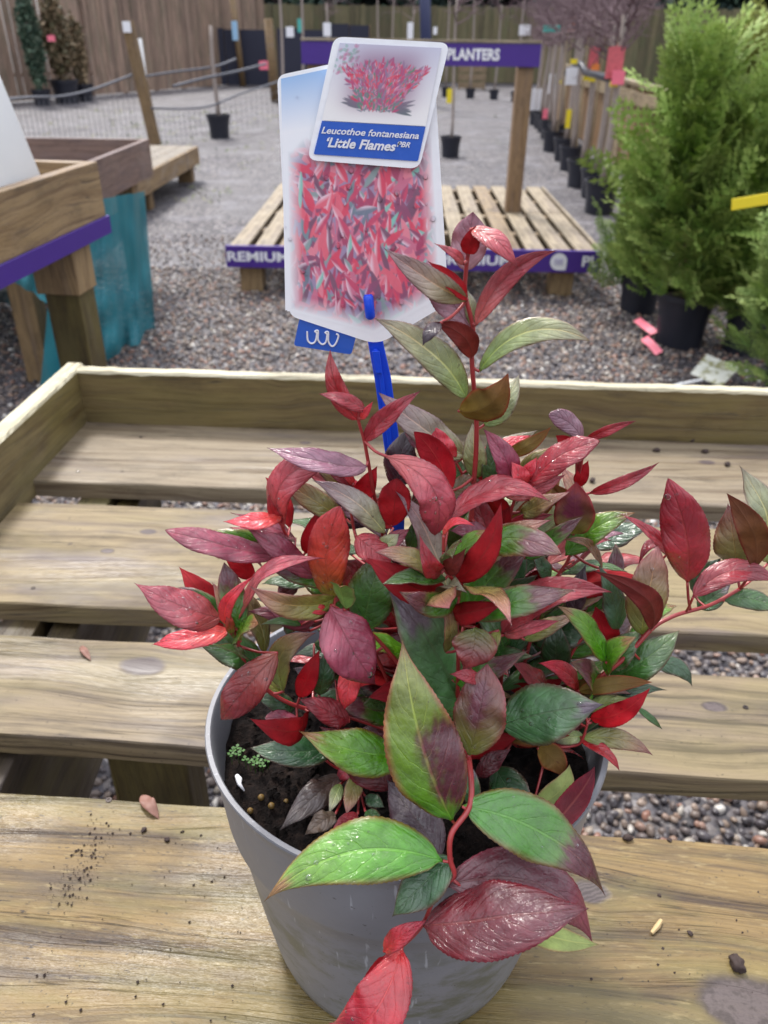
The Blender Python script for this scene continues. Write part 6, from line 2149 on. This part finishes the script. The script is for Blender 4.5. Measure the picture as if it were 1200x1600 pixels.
def dirty():
    t = NT('dirty_white_card')
    n = t.noise(t.co(), 22, 4, .6)
    col = t.mix(t.step(n, .45, .62), lin((205, 206, 196)), lin((140, 138, 100)))
    return t.set(Base_Color=col, Roughness=.4)
M_DIRTY = dirty()
cs = [PZ(1104, 553, .12), PZ(1156, 574, .10), PZ(1127, 604, .07), PZ(1079, 583, .08)]
mb = MB()
mb.add([c for c in cs] + [c - (0, 0, .004) for c in cs], [(0, 3, 2, 1), (4, 5, 6, 7), (0, 1, 5, 4), (1, 2, 6, 5), (2, 3, 7, 6), (3, 0, 4, 7)])
mb.build('card', M_DIRTY, fl_)
mb = MB(); mb.tube([PZ(1098, 593, .072), PZ(1066, 600, .05), PZ(1036, 607, .02)], [.006, .008, .006], 6); mb.build('stick', M_WHITEP, fl_)

# ---- potted evergreens against the left fence
def column_tree(bpx, top_y, wpx, cols, lab, seed, potw):
    b = PZ(bpx[0], bpx[1], 0); r = px_size(b, potw) / 2
    b = b + np.array([0, r, 0])
    t = thing('column_evergreen', lab, 'evergreen', (b[0], b[1], 0), 0, 'column evergreens against the left fence')
    nursery_pot(t, r, r * 1.5)
    H_ = top_z(bpx[0], top_y, b)
    w_ = px_size(b, wpx) / 2
    foliage_cloud('crown', (0, 0, (r * 1.5 + H_) / 2), (w_, w_, (H_ - r * 1.2) / 2), 2600, .055, cols, None, None, seed, t, 'stuff')
    mb = MB(); mb.tube([(0, 0, r), (0, 0, H_ * .9)], [.03, .01], 6); mb.build('trunk', M_BARK, t)
column_tree((62, 166), -25, 30, [(52, 74, 60), (70, 92, 72), (90, 104, 84)], 'dark green column evergreen behind the white planter', 1, 30)
column_tree((98, 163), -12, 40, [(128, 108, 82), (112, 96, 70), (96, 92, 66)], 'brown and green column evergreen with a pink tag', 2, 44)
column_tree((128, 159), 30, 24, [(124, 106, 82), (140, 120, 92), (104, 96, 72)], 'thin brown column shrub at the right of the evergreen row', 3, 32)
tag_card(None, 80, 60, 12, 8, M_PINK, 'pink tag on the brown and green evergreen', Y=12.5)

# ---- weeds, stones and litter on the far gravel, joined as ground cover
rng = np.random.default_rng(9)
mb = MB()
for i in range(260):
    x, y = rng.choice([rng.uniform(-5, -1), rng.uniform(-6, 3)]), rng.uniform(5, 17)
    if (x > -1.5 and rng.random() < .8): continue
    for k in range(6):
        a = rng.uniform(0, 6.28); L = rng.uniform(.03, .08)
        cx, cy = x + rng.normal(0, .05), y + rng.normal(0, .05)
        d = np.array([math.cos(a), math.sin(a)])
        g_ = lin([(104, 112, 66), (132, 130, 80), (86, 100, 58)][rng.integers(3)])
        mb.add([(cx, cy, .005), (cx + d[0] * L * .5 - d[1] * .012, cy + d[1] * L * .5 + d[0] * .012, L * .5), (cx + d[0] * L, cy + d[1] * L, L * .7)], [(0, 1, 2)], g_)
tag(mb.build('weeds', M_VC, colors=True), 'sparse low weeds growing in the gravel', 'weeds', kind='stuff')
